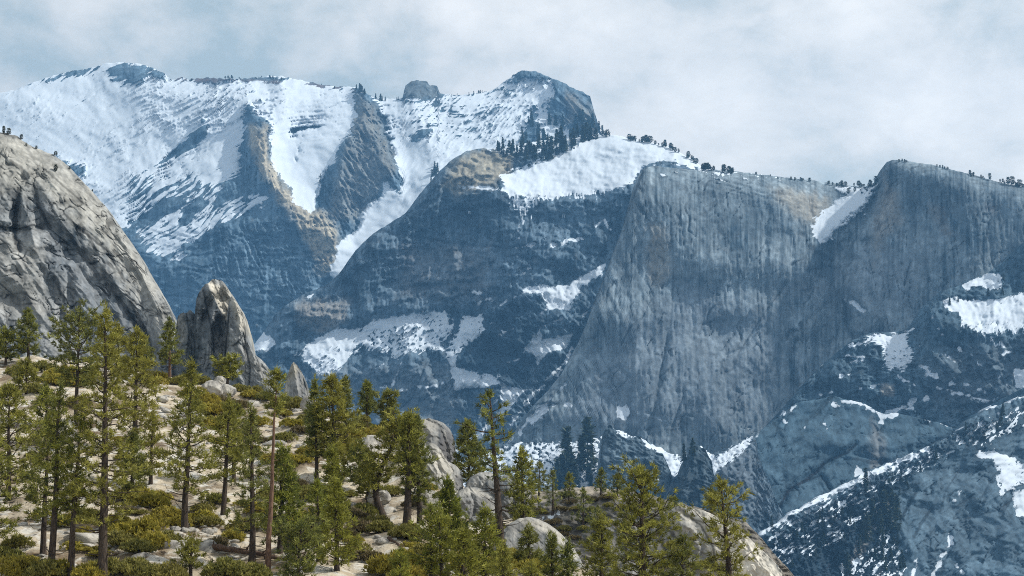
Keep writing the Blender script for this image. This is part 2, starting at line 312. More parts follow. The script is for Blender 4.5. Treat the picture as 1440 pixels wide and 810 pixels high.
# middle wall: knob, hanging snowfield, dark cliff, snowy bench and lower slabs
M2_TOP = "290,600 320,535 340,500 352,490 365,475 385,445 400,430 430,412 455,403 476,386 500,352 525,328 540,319 570,300 590,273 617,242 637,223 657,212 680,208 697,209 720,205 760,198 800,193 845,187 870,191 900,197 940,206 965,219 990,236 1010,247 1060,290 1100,340"
layer("middle_mountain", M2_TOP, 720, 5000, cot=.26, step=1.5, jag=(1.0, 7), round_=(22, 9), mat=M_ROCK, seed=2, base=[.085, .125, .165], stsize=(4, 70), darks=[("600,510 580,560 545,590", 1.0, .6), ("640,548 720,545", 1.6, .7), ("500,352 480,385 470,410", 3, .4), ("625,437 634,440 636,475", 2, .7), ("560,330 660,345 760,350 850,360", 1.0, .5), ("485,395 500,400 502,430", 4, .6)], cracks=[(88, 120, 13, .10, 3.5, None), (24, 70, 34, .06, 3, None), (50, 60, 26, .07, 3, None)],
 cots=[("640,245 700,235 760,200 850,180 1010,235 960,250 900,262 853,275 740,300 700,275", 1.5, 14), ("640,215 720,205 725,250 650,270 610,260", .9, 10),
       ("440,520 640,510 640,600 440,600", .5, 10)],
 ribs=[("640,225 600,275 540,330 490,380", 14, 10), ("735,312 732,360", 4, -3), ("905,240 880,300 850,390 800,500 740,590", 12, -14), ("400,425 430,440 445,470", 9, 8), ("490,400 500,430 495,465", 9, -7), ("390,470 370,520", 8, -5),
       ("600,510 580,560 545,590", 4, -3), ("640,548 720,545", 3, -4), ("690,440 720,420 770,410", 10, 8), ("725,450 712,500 700,540", 12, 9), ("640,440 634,470", 5, -6), ("560,330 660,345 760,350 850,360", 4, -3), ("500,430 620,400 720,395", 5, -3), ("835,290 800,330", 3, -2)],
 reliefs=[('f', 0, 80, 60, 4, 18, None), ('r', 84, 40, 7, 4, 2.6, "480,280 900,270 860,440 460,440"), ('s', 20, 30, 16, 3, 1.4, "480,280 900,270 860,440 460,440"), ('r', 4, 40, 6, 3, 1.8, "640,240 1000,190 1000,280 640,310"),
          ('r', 50, 36, 8, 4, 6.5, "640,400 860,400 760,620 640,620"), ('r', 82, 70, 6, 3, 1.5, "400,500 660,500 660,620 400,620"), ('f', 0, 8, 6, 3, 2.2, None), ('r', 88, 50, 7, 3, 3, "385,405 500,405 500,470 385,470"), ('r', 10, 20, 7, 3, 3.5, "620,205 730,205 720,280 610,280")],
 snow=[("640,262 680,262 707,262 700,247 727,236 749,227 769,218 791,209 813,202 835,191 862,186 900,190 940,200 990,225 1020,250 960,236 942,229 913,233 900,247 893,258 875,269 853,273 835,281 800,280 775,284 758,291 740,302 733,311 724,298 713,282 707,272 693,266", 1),
       ("690,180 850,170 850,186 813,200 760,215 700,216 680,206", 1),
       ("855,367 847,387 836,394 820,403 810,420 803,435 787,433 757,442 770,427 760,413 733,410 735,405 763,400 780,404 800,402 820,387 838,378", 1),
       ("740,493 735,497 750,473 760,462 763,477 783,473 805,470 798,490 783,493 770,497 760,507 753,523 757,503", 1),
       ("415,500 437,483 460,467 473,462 507,463 527,450 557,445 590,440 627,437 637,450 637,467 623,480 623,493 593,497 573,500 557,510 548,500 507,488 493,510 480,523 467,533 447,530 440,520 427,510", 1),
       ("650,447 677,442 680,463 693,452 684,462 673,473 653,487 643,497 640,510 653,520 680,527 693,527 707,540 680,543 640,548 637,530 633,507 625,500 630,483 640,470", 1),
       ("707,543 740,548 727,563 713,583 693,597 650,640 600,640 690,595 703,577 703,555", 1), ("340,466 370,467 390,482 375,492 340,496", 1)],
 lines=[("724,302 729,312 731,330 729,345", 2.4), ("766,294 752,299 735,312 733,330", 2), ("804,490 790,515 765,540 742,563 720,595", 3), ("730,348 742,345 753,343", 1.7), ("777,345 790,340 818,336", 1.8), ("794,302 790,310", 2.4), ("838,318 846,310", 1.6), ("745,376 735,385", 1.6),
        ("420,520 445,545 460,560", 1.4), ("535,545 550,546", 1.6), ("690,540 700,530", 1.6), ("880,282 895,276", 1.6), ("850,282 866,277", 1.6), ("430,420 440,415", 1.0), ("660,410 676,412", 1.4), ("570,505 550,520", 1.0), ("560,548 590,544", 1.2), ("820,445 835,430", 1.8), ("700,470 722,462", 1.2), ("655,605 700,562", 1.6), ("560,520 552,542", 1.2), ("762,545 792,518", 2), ("700,432 735,411", 1.6), ("672,426 692,419", 1.2), ("455,545 470,560", 1.2), ("600,545 622,538", 1.0), ("712,512 730,505", 1.3), ("770,455 790,448", 1.3), ("520,520 540,512", 1.2), ("660,300 672,312", .9), ("850,310 858,322", 1.0)],
 speck=[("507,465 640,440 640,500 540,510", 6, 34, .06), ("690,165 850,160 850,200 690,240", 5, 24, .1), ("800,430 855,375 860,430", 5, 22, .0), ("420,500 500,470 500,535 420,540", 8, 16, .15), ("640,450 690,440 690,530 640,540", 6, 20, .2), ("690,560 760,540 740,640 600,650", 7, 16, .15)],
 sstreak=[(6, 26, 4.5, 7, "690,240 1000,190 1000,260 860,290 700,300", 12), (80, 20, 3.4, 12, "690,275 900,265 900,300 700,320", 8), (-40, 18, 4, 10, "415,500 620,440 600,510 450,540", 8)],
 tints=[("640,225 680,210 722,212 718,240 690,262 640,275 622,260", [.30, .275, .21], .85, 9), ("415,422 490,420 488,455 455,468 420,460", [.25, .235, .21], .7, 8), ("480,395 500,400 505,425 485,420", DARK, .6, 8), ("640,445 760,440 740,540 690,540 640,540", DARK * .9, .75, 14),
        ("640,275 720,285 730,330 620,330 560,320", DARK, .45, 14), ("440,520 640,510 650,600 440,600", [.155, .19, .22], .75, 14), ("560,345 690,350 690,420 560,420", [.2, .19, .18], .35, 16)])

# smooth face and the right-hand peak above the snowy notch
M3_TOP = ("690,660 715,620 725,605 735,590 750,570 770,550 790,525 800,505 812,485 825,455 835,425 845,400 855,375 862,355 872,330 880,305 885,285 890,265 898,246 905,237 920,233 945,236 965,238 990,240 1000,238.5 1040,241.5 1093,248 1130,252 1160,256 "
 "1193,261 1215,263 1232,258 1240,240 1246,229 1255,224.5 1270,225.5 1290,229 1310,231 1340,239 1370,246 1400,255 1440,263 1520,280 1600,300 1700,330")
layer("granite_face_mountain", M3_TOP, 760, [(690, 4100), (900, 4050), (1150, 4150), (1300, 4050), (1700, 3900)], cot=.2, step=1.5, jag=(.9, 7), round_=(26, 7), mat=M_ROCK, seed=3, base=[.16, .20, .23], grain=.16, stsize=(3.6, 150), streak=.85, warp=.22, darks=[("947,380 945,440 930,520 918,600", 1.3, .35), ("940,475 925,540 915,605", 1.0, .3), ("1105,400 1075,440 1040,495 1030,520", 1.2, .5), ("1280,368 1272,400", 1.0, .7), ("960,560 945,605", 1.0, .5), ("905,240 885,290 862,355 835,425 800,505", 1.6, .6), ("1140,345 1150,355 1170,365", 3, .5), ("1188,425 1191,462 1200,475", 3, .5)], cracks=[(88, 190, 13, .08, 2.6, "905,240 1200,280 1200,640 860,640"), (66, 150, 16, .09, 3, "690,660 905,237 960,300 860,640"), (84, 110, 16, .09, 3.5, "1180,225 1660,280 1660,480 1180,480"), (-42, 150, 60, .035, 3, None)], x0=690, x1=1640,
 cots=[("900,225 1100,235 1240,255 1180,300 1130,290 1060,272 960,255 890,262", 1.2, 12), ("1140,345 1137,315 1190,270 1240,255 1220,290 1170,340", 1.25, 9), ("1240,222 1440,255 1640,300 1640,330 1440,290 1260,245", .6, 9)],
 ribs=[("1240,262 1215,300 1180,345 1165,400 1170,470", 24, -26), ("1250,228 1240,262 1225,310 1205,350", 10, 8), ("905,240 885,290 860,360 820,470 760,570", 18, 12), ("950,370 945,440 930,520 918,600", 6, -2.5), ("940,475 925,540 915,605", 4, -2), ("1105,400 1075,440 1040,495 1030,520", 4, -3),
       ("1280,368 1272,400", 2.5, -3), ("1150,330 1190,360 1175,350", 8, -6), ("960,560 945,600", 2.5, -3), ("1020,500 1045,490 1070,460", 3, -3), ("910,580 935,590", 2, -2), ("1190,420 1196,460 1220,470 1230,450 1217,430", 9, 6), ("1187,425 1190,460", 4, -5),
       ("845,530 870,515 890,540 880,590", 3, -3), ("1100,480 1150,440 1170,420", 4, -3), ("1030,370 1035,440", 3, -2), ("1075,320 1080,470", 4, -3), ("1110,330 1120,420 1118,500", 5, -3)],
 reliefs=[('f', 0, 130, 110, 2, 12, None), ('r', 87, 150, 9, 4, 1.25, "880,245 1180,280 1200,620 850,620"), ('r', 62, 140, 10, 4, 1.5, "690,640 905,237 940,300 850,620"), ('s', 70, 40, 22, 3, .3, None), ('r', 86, 90, 9, 3, 1.0, "1180,230 1660,300 1660,480 1180,480"),
          ('r', 12, 50, 5, 3, 1.6, "905,230 1240,255 1170,310 960,258"), ('f', 0, 6, 9, 3, .6, None), ('r', 55, 60, 12, 4, 1.0, "1090,420 1200,420 1160,540 1060,620 1000,600")],
 snow=[("1137,317 1147,303 1163,293 1177,280 1190,275 1172,262 1200,264 1220,262 1236,258 1227,280 1213,297 1193,313 1173,327 1170,337 1153,343 1142,333", 1), ("1189,420 1203,423 1217,437 1210,438 1200,430", 1), ("866,572 880,570 885,580 878,592 870,586", 1),
       ("985,236 1040,240 1120,250 1090,254 1020,249 975,246", 1), ("740,590 760,570 775,560 770,575 750,600", 1), ("1224,471 1250,470 1288,459 1276,468 1240,474", 1)],
 lines=[("767,571 785,569 804,570", 1.8), ("745,592 760,575", 1.6), ("730,610 742,590", 1.8), ("790,545 796,540", 1.6), ("1213,306 1216,302", 1.5), ("930,245 945,252", 1.2), ("965,244 985,254", 1.4), ("1000,250 1022,258", 1.2), ("950,240 975,243", 1.4), ("1040,250 1060,254", 1.0), ("1010,243 1040,247", 1.8), ("700,640 722,612", 2)],
 speck=[("940,225 1130,240 1130,265 940,262", 5, 34, -.05), ("1180,255 1240,250 1230,275 1190,272", 5, 20, .1)],
 sstreak=[(-28, 30, 4, 6, "1130,350 1130,310 1240,255 1230,290", 10), (20, 18, 3, 14, "940,230 1130,240 1130,265 940,262", 8)],
 tints=[("1085,264 1120,266 1165,280 1172,300 1150,320 1120,305 1095,285", [.24, .225, .19], .7, 10), ("915,315 935,320 945,380 930,405 908,390", [.24, .22, .185], .6, 9), ("1245,250 1262,270 1270,310 1240,340 1230,380 1225,330 1235,290", [.24, .225, .2], .65, 8),
        ("1305,285 1325,290 1340,330 1330,335 1312,310", [.22, .2, .18], .55, 6), ("1384,285 1405,290 1400,302 1386,298", [.22, .2, .18], .55, 5), ("960,400 1100,430 1080,600 930,610 800,600 850,480", [.155, .19, .23], .6, 30), ("1080,400 1200,350 1300,350 1280,440 1200,450", [.16, .185, .215], .45, 25),
        ("1000,250 1080,270 1110,330 1030,330 960,290", DARK, .35, 16), ("1250,228 1440,270 1640,320 1640,420 1440,360 1280,330", DARK * 1.2, .35, 20), ("1140,345 1175,350 1172,400 1135,380", DARK, .5, 8)])

# lower right: dark buttress, big slab, forested ramp with slab below
M6_TOP = "1040,640 1077,600 1110,565 1140,530 1157,512 1183,490 1200,478 1225,468 1260,467 1288,459 1303,427 1323,410 1353,400 1393,382 1417,363 1440,340 1500,310 1640,280"
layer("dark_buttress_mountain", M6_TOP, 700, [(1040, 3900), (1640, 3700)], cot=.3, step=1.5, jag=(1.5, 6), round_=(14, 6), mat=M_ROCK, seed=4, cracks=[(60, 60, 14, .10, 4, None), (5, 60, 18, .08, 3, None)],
 cots=[("1195,485 1290,458 1290,520 1230,515", 1.2, 8), ("1320,415 1440,400 1640,380 1640,470 1440,475 1340,460", 1.3, 10)],
 ribs=[("1290,462 1282,500 1265,545", 8, -7), ("1200,500 1240,505", 4, 5), ("1300,430 1330,470 1400,520", 10, 7), ("1192,500 1205,550", 5, -4), ("1215,535 1265,540", 5, -3)],
 reliefs=[('f', 0, 50, 40, 4, 14, None), ('r', 62, 46, 9, 4, 3.2, None), ('r', 5, 30, 5, 3, 3, "1180,495 1290,495 1290,590 1160,590"), ('f', 0, 7, 6, 3, 2, None)],
 snow=[("1192,485 1213,477 1230,465 1246,469 1270,467 1289,458 1276,473 1279,485 1291,492 1284,503 1282,511 1270,523 1251,521 1239,513 1242,497 1237,488 1218,485 1201,490", 1),
       ("1348,440 1335,437 1323,420 1343,420 1370,422 1400,422 1440,413 1600,380 1600,450 1440,467 1426,475 1412,468 1395,474 1374,471 1367,464 1350,459", 1), ("1353,400 1390,383 1410,390 1407,407 1377,403 1360,408", 1),
       ("1291,512 1303,518 1317,527 1322,533 1301,528 1304,522", 1), ("1428,518 1460,515 1460,552 1440,548 1430,546 1423,534", 1), ("1395,481 1408,478 1414,487 1400,487", 1)],
 lines=[("1246,582 1262,577 1276,569 1288,562 1300,563", 3.6), ("1276,575 1284,573", 1.5), ("1095,586 1112,574 1130,566", 1.6), ("1150,556 1170,552", 1.2), ("1319,546 1336,549 1357,556 1390,564 1404,560", 1.6), ("1336,539 1360,541 1386,551", 1.3), ("1190,500 1215,502", .9), ("1198,508 1222,510", .9), ("1290,492 1294,490", 2), ("1155,514 1158,508", 1.6), ("1196,475 1206,472", 1.4), ("1320,462 1325,470", 1.0), ("1312,448 1310,442", 1.4), ("1210,546 1238,540", 1.0), ("1330,500 1352,513", 1.2), ("1398,502 1420,495", 1.2), ("1345,482 1352,494", 1.0), ("1264,530 1286,541", 1.2), ("1180,530 1200,524", 1.0), ("1405,530 1420,545", 1.1), ("1366,498 1376,512", .8)],
 speck=[("1240,480 1290,480 1290,520 1240,520", 5, 20, .12), ("1380,395 1640,380 1640,440 1380,445", 6, 18, .2), ("1190,470 1230,470 1230,495 1190,495", 4, 20, .05)], sstreak=[(75, 16, 3.4, 12, "1340,450 1640,440 1640,490 1340,480", 8), (5, 16, 3, 7, "1195,460 1290,460 1290,525 1230,520", 8)],
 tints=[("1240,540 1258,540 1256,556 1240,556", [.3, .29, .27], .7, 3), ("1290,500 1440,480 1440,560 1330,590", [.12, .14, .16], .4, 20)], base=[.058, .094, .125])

M5_TOP = "940,760 985,715 1010,700 1030,660 1045,635 1060,616 1077,599 1103,581 1120,566 1160,560 1170,555 1190,562 1215,567 1238,581 1262,581 1290,588 1320,594 1345,604 1372,582 1400,566 1440,545 1640,470"
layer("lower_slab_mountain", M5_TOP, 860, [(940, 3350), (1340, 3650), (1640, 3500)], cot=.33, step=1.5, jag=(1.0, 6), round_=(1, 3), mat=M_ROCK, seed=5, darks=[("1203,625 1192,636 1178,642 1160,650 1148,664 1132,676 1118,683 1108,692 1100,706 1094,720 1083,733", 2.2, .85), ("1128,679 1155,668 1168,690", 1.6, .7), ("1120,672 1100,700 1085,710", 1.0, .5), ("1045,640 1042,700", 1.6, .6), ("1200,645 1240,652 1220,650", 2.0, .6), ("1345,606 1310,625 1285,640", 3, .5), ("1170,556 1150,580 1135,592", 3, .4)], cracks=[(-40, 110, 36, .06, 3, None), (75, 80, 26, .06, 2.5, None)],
 ribs=[("1203,624 1180,640 1150,662 1120,680 1100,705 1083,730", 4.5, -6), ("1128,679 1155,668 1168,690", 3.2, -4), ("1170,556 1150,580 1140,590", 5, -5), ("1120,672 1100,700 1085,710", 3, -2), ("1060,620 1045,680 1040,740", 5, -5), ("1235,620 1240,660", 4, -4), ("1275,620 1285,660", 5, -3),
       ("1290,600 1320,590 1345,604", 6, -4), ("1340,606 1300,635", 8, -5), ("1202,640 1245,650", 4, -4), ("1290,600 1290,640", 3, -3)],
 reliefs=[('f', 0, 70, 50, 3, 6, None), ('r', 70, 60, 11, 3, .7, None), ('f', 0, 6, 6, 3, .35, None), ('r', -38, 70, 18, 3, 1.0, None)],
 lines=[("1064,614 1074,604", 1.2), ("1102,582 1108,578 1119,571", 1.8), ("1170,569 1184,571", 3), ("1185,565 1200,565 1216,570 1228,578 1240,584 1262,583", 3.6), ("1236,578 1241,596", 2.2), ("1266,580 1280,582", 1.4), ("1292,585 1308,590", 1.6), ("1325,593 1345,604", 2.0), ("1160,596 1161,600", 1.8), ("1102,592 1106,595", 1.5), ("1130,603 1132,600", 1)],
 snow=[("1205,655 1210,658 1222,676 1236,668 1240,664 1240,672 1215,690 1200,682", 1), ("1378,579 1390,566 1399,575 1388,583", 1)], tints=[("1060,620 1170,570 1330,600 1250,650 1090,730", [.055, .095, .128], .6, 20), ("1225,590 1245,620 1240,660 1225,660", [.22, .21, .2], .45, 8)], base=[.05, .088, .12], streak=.45, grain=.15)

M8_TOP = "960,850 1030,790 1060,762 1075,746 1100,729 1130,711 1160,694 1190,681 1215,666 1240,655 1265,645 1290,634 1310,627 1345,607 1365,590 1385,578 1400,571 1440,556 1640,480"
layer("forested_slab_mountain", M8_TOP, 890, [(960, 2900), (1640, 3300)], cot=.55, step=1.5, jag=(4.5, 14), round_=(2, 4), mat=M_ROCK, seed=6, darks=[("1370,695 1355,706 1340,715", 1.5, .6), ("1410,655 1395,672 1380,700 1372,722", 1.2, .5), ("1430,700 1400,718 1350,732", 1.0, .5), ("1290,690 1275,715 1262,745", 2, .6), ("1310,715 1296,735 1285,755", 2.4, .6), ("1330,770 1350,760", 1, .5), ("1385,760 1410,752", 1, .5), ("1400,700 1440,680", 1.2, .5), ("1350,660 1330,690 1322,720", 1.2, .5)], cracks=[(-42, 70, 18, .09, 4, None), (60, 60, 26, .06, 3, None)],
 ribs=[("1250,700 1215,745 1190,790", 6, -6), ("1370,695 1340,715", 4, -3), ("1410,655 1385,690 1375,720", 4, -3), ("1295,680 1270,740 1290,790", 12, 7), ("1334,750 1337,770 1312,809", 4, -5), ("1430,700 1400,720 1350,730", 4, -3), ("1300,740 1330,680", 6, -3), ("1400,760 1440,740", 3, -3)],
 reliefs=[('f', 0, 60, 50, 4, 12, None), ('r', -42, 60, 10, 3, 1.7, None), ('r', 70, 20, 8, 4, 7, "1040,770 1340,600 1440,560 1260,680 1200,820 1040,860"), ('f', 0, 5, 5, 3, 3.4, "1040,770 1340,600 1440,560 1260,690 1260,860 1040,860"), ('f', 0, 8, 7, 3, .5, None)],
 lines=[("1072,748 1100,731 1130,713 1160,696 1190,683 1215,668", 4.5), ("1215,668 1240,657 1262,648 1278,645 1298,636 1312,630", 5), ("1318,648 1334,637 1357,626 1380,612", 3.2), ("1329,617 1345,607 1357,596", 3.4), ("1397,619 1396,604 1414,595 1442,584", 3), ("1120,748 1150,729 1185,714 1215,691 1235,681", 2.6),
        ("1268,688 1278,677 1288,669", 3), ("1334,750 1337,765 1326,784 1311,810", 2.6), ("1346,797 1353,806", 2.6), ("1196,788 1207,765 1219,738", 1.3), ("1118,779 1130,770 1150,750", 2.2), ("1232,722 1253,698", 1.2), ("1420,615 1442,590", 3.5), ("1386,576 1420,562 1442,555", 2.5), ("1342,705 1352,690", .8)],
 snow=[("1409,638 1440,653 1460,673 1423,687 1407,698 1401,676 1404,662 1396,648 1370,640 1375,632 1398,632", 1), ("1234,751 1259,753 1258,762 1246,770 1234,773", 1), ("1290,784 1288,812 1276,806 1265,798 1280,796", 1), ("1085,752 1106,748 1104,758 1088,760", 1), ("1090,742 1112,734 1115,740 1100,744", 1), ("1425,690 1460,680 1460,730 1430,725", 1), ("1263,772 1276,775 1272,790 1262,790", 1), ("1198,804 1212,802 1213,812 1195,812", 1),
       ("1085,745 1220,668 1320,628 1330,640 1290,672 1240,690 1150,745 1075,775", 1), ("1070,770 1110,760 1180,730 1260,690 1262,700 1180,760 1120,790 1090,800", 1), ("1230,740 1260,700 1264,740 1240,780", 1), ("1340,610 1400,580 1440,570 1440,600 1390,625 1350,632", 1), ("1180,790 1260,760 1280,812 1180,812", 1)],
 speck=[("1070,770 1110,735 1220,676 1320,634 1340,642 1280,690 1180,760 1100,800", 8, 90, -.24, -36), ("1180,770 1260,690 1270,720 1285,812 1180,820", 9, 90, -.2, -55), ("1335,612 1400,578 1440,570 1440,605 1390,630 1350,636", 7, 80, -.2, -36), ("1395,640 1440,650 1440,700 1400,700", 6, 24, .1)],
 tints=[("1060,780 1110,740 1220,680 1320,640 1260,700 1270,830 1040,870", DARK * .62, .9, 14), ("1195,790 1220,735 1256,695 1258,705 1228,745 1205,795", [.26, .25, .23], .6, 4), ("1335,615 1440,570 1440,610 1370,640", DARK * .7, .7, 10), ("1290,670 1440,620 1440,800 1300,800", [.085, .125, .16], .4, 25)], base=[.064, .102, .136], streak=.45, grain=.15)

# valley-head apron with two rock pinnacles below the face
M9_TOP = "540,700 600,650 650,632 700,624 740,622 800,623 845,613 860,606 900,616 940,636 960,641 985,627 1000,640 1020,632 1045,620 1058,613 1063,618 1066,640 1090,700 1120,760"
layer("snow_apron_mountain", M9_TOP, 780, 3150, cot=1.0, step=1.5, jag=(3.5, 9), round_=(8, 6), mat=M_ROCK, seed=7,
 ribs=[("1000,640 985,690", 8, -6), ("850,690 900,700", 12, 6)], reliefs=[('f', 0, 40, 30, 4, 8, None), ('f', 0, 6, 5, 4, 3.5, None), ('r', 60, 30, 8, 3, 4, "990,640 1090,640 1090,760 980,760")],
 snow=[("590,660 740,620 845,614 850,650 850,690 780,700 600,720", 1), ("845,605 870,600 905,618 935,632 960,642 950,668 925,670 900,640 870,625", 1), ("920,660 960,640 990,625 1008,640 1045,619 1060,612 1055,625 1040,640 1020,655 1002,672 990,695 978,700 985,675 960,668", 1)],
 speck=[("735,615 845,610 850,700 735,700", 6, 48, -.06), ("850,660 930,660 940,710 850,720", 6, 60, -.2), ("590,640 740,615 740,700 600,720", 8, 34, .0), ("940,615 1065,610 1060,700 960,700", 5, 26, .05)], lines=[("985,690 980,700", 3), ("880,690 910,695", 2), ("1010,640 995,665 985,690", 3), ("850,676 900,672 930,662", 3), ("900,690 935,676", 2)],
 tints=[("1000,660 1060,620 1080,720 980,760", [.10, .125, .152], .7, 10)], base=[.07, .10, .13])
for nm, tp, yb, Yb, ex in (("pinnacle_mountain", "832,735 839,690 843,655 847,615 851,602 857,596.5 866,604 876,606 889,615 897,613 908,624 922,634 932,637 938,650 943,662 952,700", 735, 3000, dict(snow=[("857,594 868,601 885,607 899,611 892,617 880,616 866,609", 1), ("903,617 925,627 940,636 925,638 910,630", 1)], lines=[("850,650 880,660", 1.0), ("895,655 915,665 930,680", 1.6)], speck=[("840,590 950,620 950,720 840,720", 4, 18, .0)], base=[.085, .12, .15])),
                       ("dark_pinnacle_mountain", "905,725 925,712 936,697 944,684 950,671 957,662 962,648 968,641 973,630 980,626 986,630 991,629 996,640 1001,649 1003,664 1009,680 1012,720", 735, 2900, dict(base=[.05, .072, .09]))):
    layer(nm, tp, yb, Yb, cot=.35, step=1.2, jag=(2.6, 7), round_=(9, 5), mat=M_ROCK, seed=8, reliefs=[('f', 0, 18, 18, 4, 5, None), ('r', 25, 18, 5, 3, 2.5, None)], ribs=[("850,640 940,640", 3, -2), ("975,626 960,700", 6, 5)], **ex)

# sunlit granite dome standing on the near ridge, a spire and a small pinnacle beside it
L_TOP = "-160,150 -60,180 0,186 8,187 25,192 40,203 60,212 75,217 90,228 100,237 120,259 135,275 150,292 165,314 180,335 195,358 210,385 225,410 238,435 246,455 252,470 258,490 264,510 272,530 285,560 300,590"
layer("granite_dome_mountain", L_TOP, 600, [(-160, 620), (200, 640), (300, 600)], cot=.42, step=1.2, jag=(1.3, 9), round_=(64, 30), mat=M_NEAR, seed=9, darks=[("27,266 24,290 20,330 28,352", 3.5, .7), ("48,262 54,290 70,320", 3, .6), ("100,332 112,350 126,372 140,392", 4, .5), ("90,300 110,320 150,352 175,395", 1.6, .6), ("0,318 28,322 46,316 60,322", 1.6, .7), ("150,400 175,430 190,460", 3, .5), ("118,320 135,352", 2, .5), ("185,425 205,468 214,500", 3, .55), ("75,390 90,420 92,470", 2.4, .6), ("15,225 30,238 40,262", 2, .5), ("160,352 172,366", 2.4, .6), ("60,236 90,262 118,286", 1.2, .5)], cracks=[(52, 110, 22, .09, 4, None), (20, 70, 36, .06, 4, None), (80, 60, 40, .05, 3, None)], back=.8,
 ribs=[("30,250 22,300 28,350", 8, -11.6), ("48,262 60,310 95,350 130,400 165,450", 14, -12.6), ("28,262 40,310 50,345", 8, 9.5), ("0,310 40,318 75,345 110,390", 7, 6.3), ("0,322 30,326 60,318", 3, -5.3), ("105,330 140,380 180,430 215,490", 10, -9.5), ("60,290 100,330 140,370 190,430", 9, 7.4), ("150,300 190,370 225,440 245,500", 10, 9.5),
       ("90,350 100,420 120,470", 9, -8.4), ("130,340 165,400 190,450", 6, 5.3), ("0,380 30,400 60,450", 9, 7.4), ("60,380 85,430 90,470", 8, -8.4), ("160,330 175,350", 3, -4.2), ("170,420 200,470 220,510", 6, -8.4), ("15,215 60,250 90,290", 5, -4.2), ("100,250 140,290", 4, -3.2), ("190,380 220,440 240,490", 4, -4.2), ("20,420 50,460", 5, -5.3)],
 reliefs=[('f', 40, 100, 60, 3, 9, None), ('r', 54, 190, 20, 3, 2.2, None), ('r', 50, 50, 7, 3, 1.0, None), ('f', 0, 7, 5, 3, .6, None)],
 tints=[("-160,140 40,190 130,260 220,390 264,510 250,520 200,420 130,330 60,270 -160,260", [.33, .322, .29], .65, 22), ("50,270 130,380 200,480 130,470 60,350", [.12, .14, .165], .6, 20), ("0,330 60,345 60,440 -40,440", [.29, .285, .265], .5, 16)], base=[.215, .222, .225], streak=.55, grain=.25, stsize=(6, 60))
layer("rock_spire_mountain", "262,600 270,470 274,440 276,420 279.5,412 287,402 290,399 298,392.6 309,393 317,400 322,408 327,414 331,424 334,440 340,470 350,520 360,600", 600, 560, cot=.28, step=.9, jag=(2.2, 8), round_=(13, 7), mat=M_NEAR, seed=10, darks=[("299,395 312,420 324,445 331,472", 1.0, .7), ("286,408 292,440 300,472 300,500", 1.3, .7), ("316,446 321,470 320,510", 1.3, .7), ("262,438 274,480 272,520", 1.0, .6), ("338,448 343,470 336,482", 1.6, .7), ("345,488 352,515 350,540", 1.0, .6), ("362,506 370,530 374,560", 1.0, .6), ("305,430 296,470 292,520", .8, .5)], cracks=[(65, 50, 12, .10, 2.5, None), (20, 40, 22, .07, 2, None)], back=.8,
 ribs=[("292,400 305,430 320,455 328,490", 5, 10.2), ("315,402 335,440 343,470", 6, 8.5), ("300,420 285,450 280,490", 7, -10.2), ("309,400 325,430", 4, -6.8), ("330,480 350,510 372,545", 7, 6.8), ("310,450 318,490 312,530", 5, -8.5), ("255,445 270,480 262,520", 6, -6.8), ("300,440 295,480 300,520", 5, 8.5), ("340,490 345,540", 3, -6.8), ("365,515 375,545", 3, -5.1)],
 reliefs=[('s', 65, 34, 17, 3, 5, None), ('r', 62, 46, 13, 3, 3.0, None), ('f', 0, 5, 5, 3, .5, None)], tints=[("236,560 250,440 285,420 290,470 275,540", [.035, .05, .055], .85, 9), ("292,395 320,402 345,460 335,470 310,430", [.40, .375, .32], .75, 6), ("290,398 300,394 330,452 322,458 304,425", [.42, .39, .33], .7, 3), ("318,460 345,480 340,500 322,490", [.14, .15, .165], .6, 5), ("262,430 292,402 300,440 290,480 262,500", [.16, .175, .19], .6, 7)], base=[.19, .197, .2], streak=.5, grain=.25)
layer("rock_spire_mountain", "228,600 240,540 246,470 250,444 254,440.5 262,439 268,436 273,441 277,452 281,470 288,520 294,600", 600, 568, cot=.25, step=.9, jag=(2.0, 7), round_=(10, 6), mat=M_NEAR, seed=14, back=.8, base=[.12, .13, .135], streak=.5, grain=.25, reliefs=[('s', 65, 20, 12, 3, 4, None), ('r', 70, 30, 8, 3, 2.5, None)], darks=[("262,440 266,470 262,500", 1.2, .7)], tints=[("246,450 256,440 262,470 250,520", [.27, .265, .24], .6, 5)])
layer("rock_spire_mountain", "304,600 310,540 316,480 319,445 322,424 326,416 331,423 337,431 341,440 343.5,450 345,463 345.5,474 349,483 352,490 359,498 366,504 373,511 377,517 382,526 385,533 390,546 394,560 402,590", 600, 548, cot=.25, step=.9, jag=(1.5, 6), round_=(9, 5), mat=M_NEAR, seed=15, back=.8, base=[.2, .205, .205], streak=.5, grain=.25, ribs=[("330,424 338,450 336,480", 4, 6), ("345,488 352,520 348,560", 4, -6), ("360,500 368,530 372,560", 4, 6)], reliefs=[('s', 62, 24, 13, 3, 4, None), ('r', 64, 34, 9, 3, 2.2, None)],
 darks=[("343,470 336,480 328,486", 1.6, .75), ("345,490 352,515 350,550", 1.2, .7), ("362,506 370,530 374,560", 1.0, .6), ("322,440 318,480 316,520", 1.2, .7)], tints=[("324,418 334,426 345,450 345,470 336,465 328,440", [.38, .355, .30], .75, 4), ("340,488 385,530 392,560 370,540", [.31, .3, .275], .5, 6)])
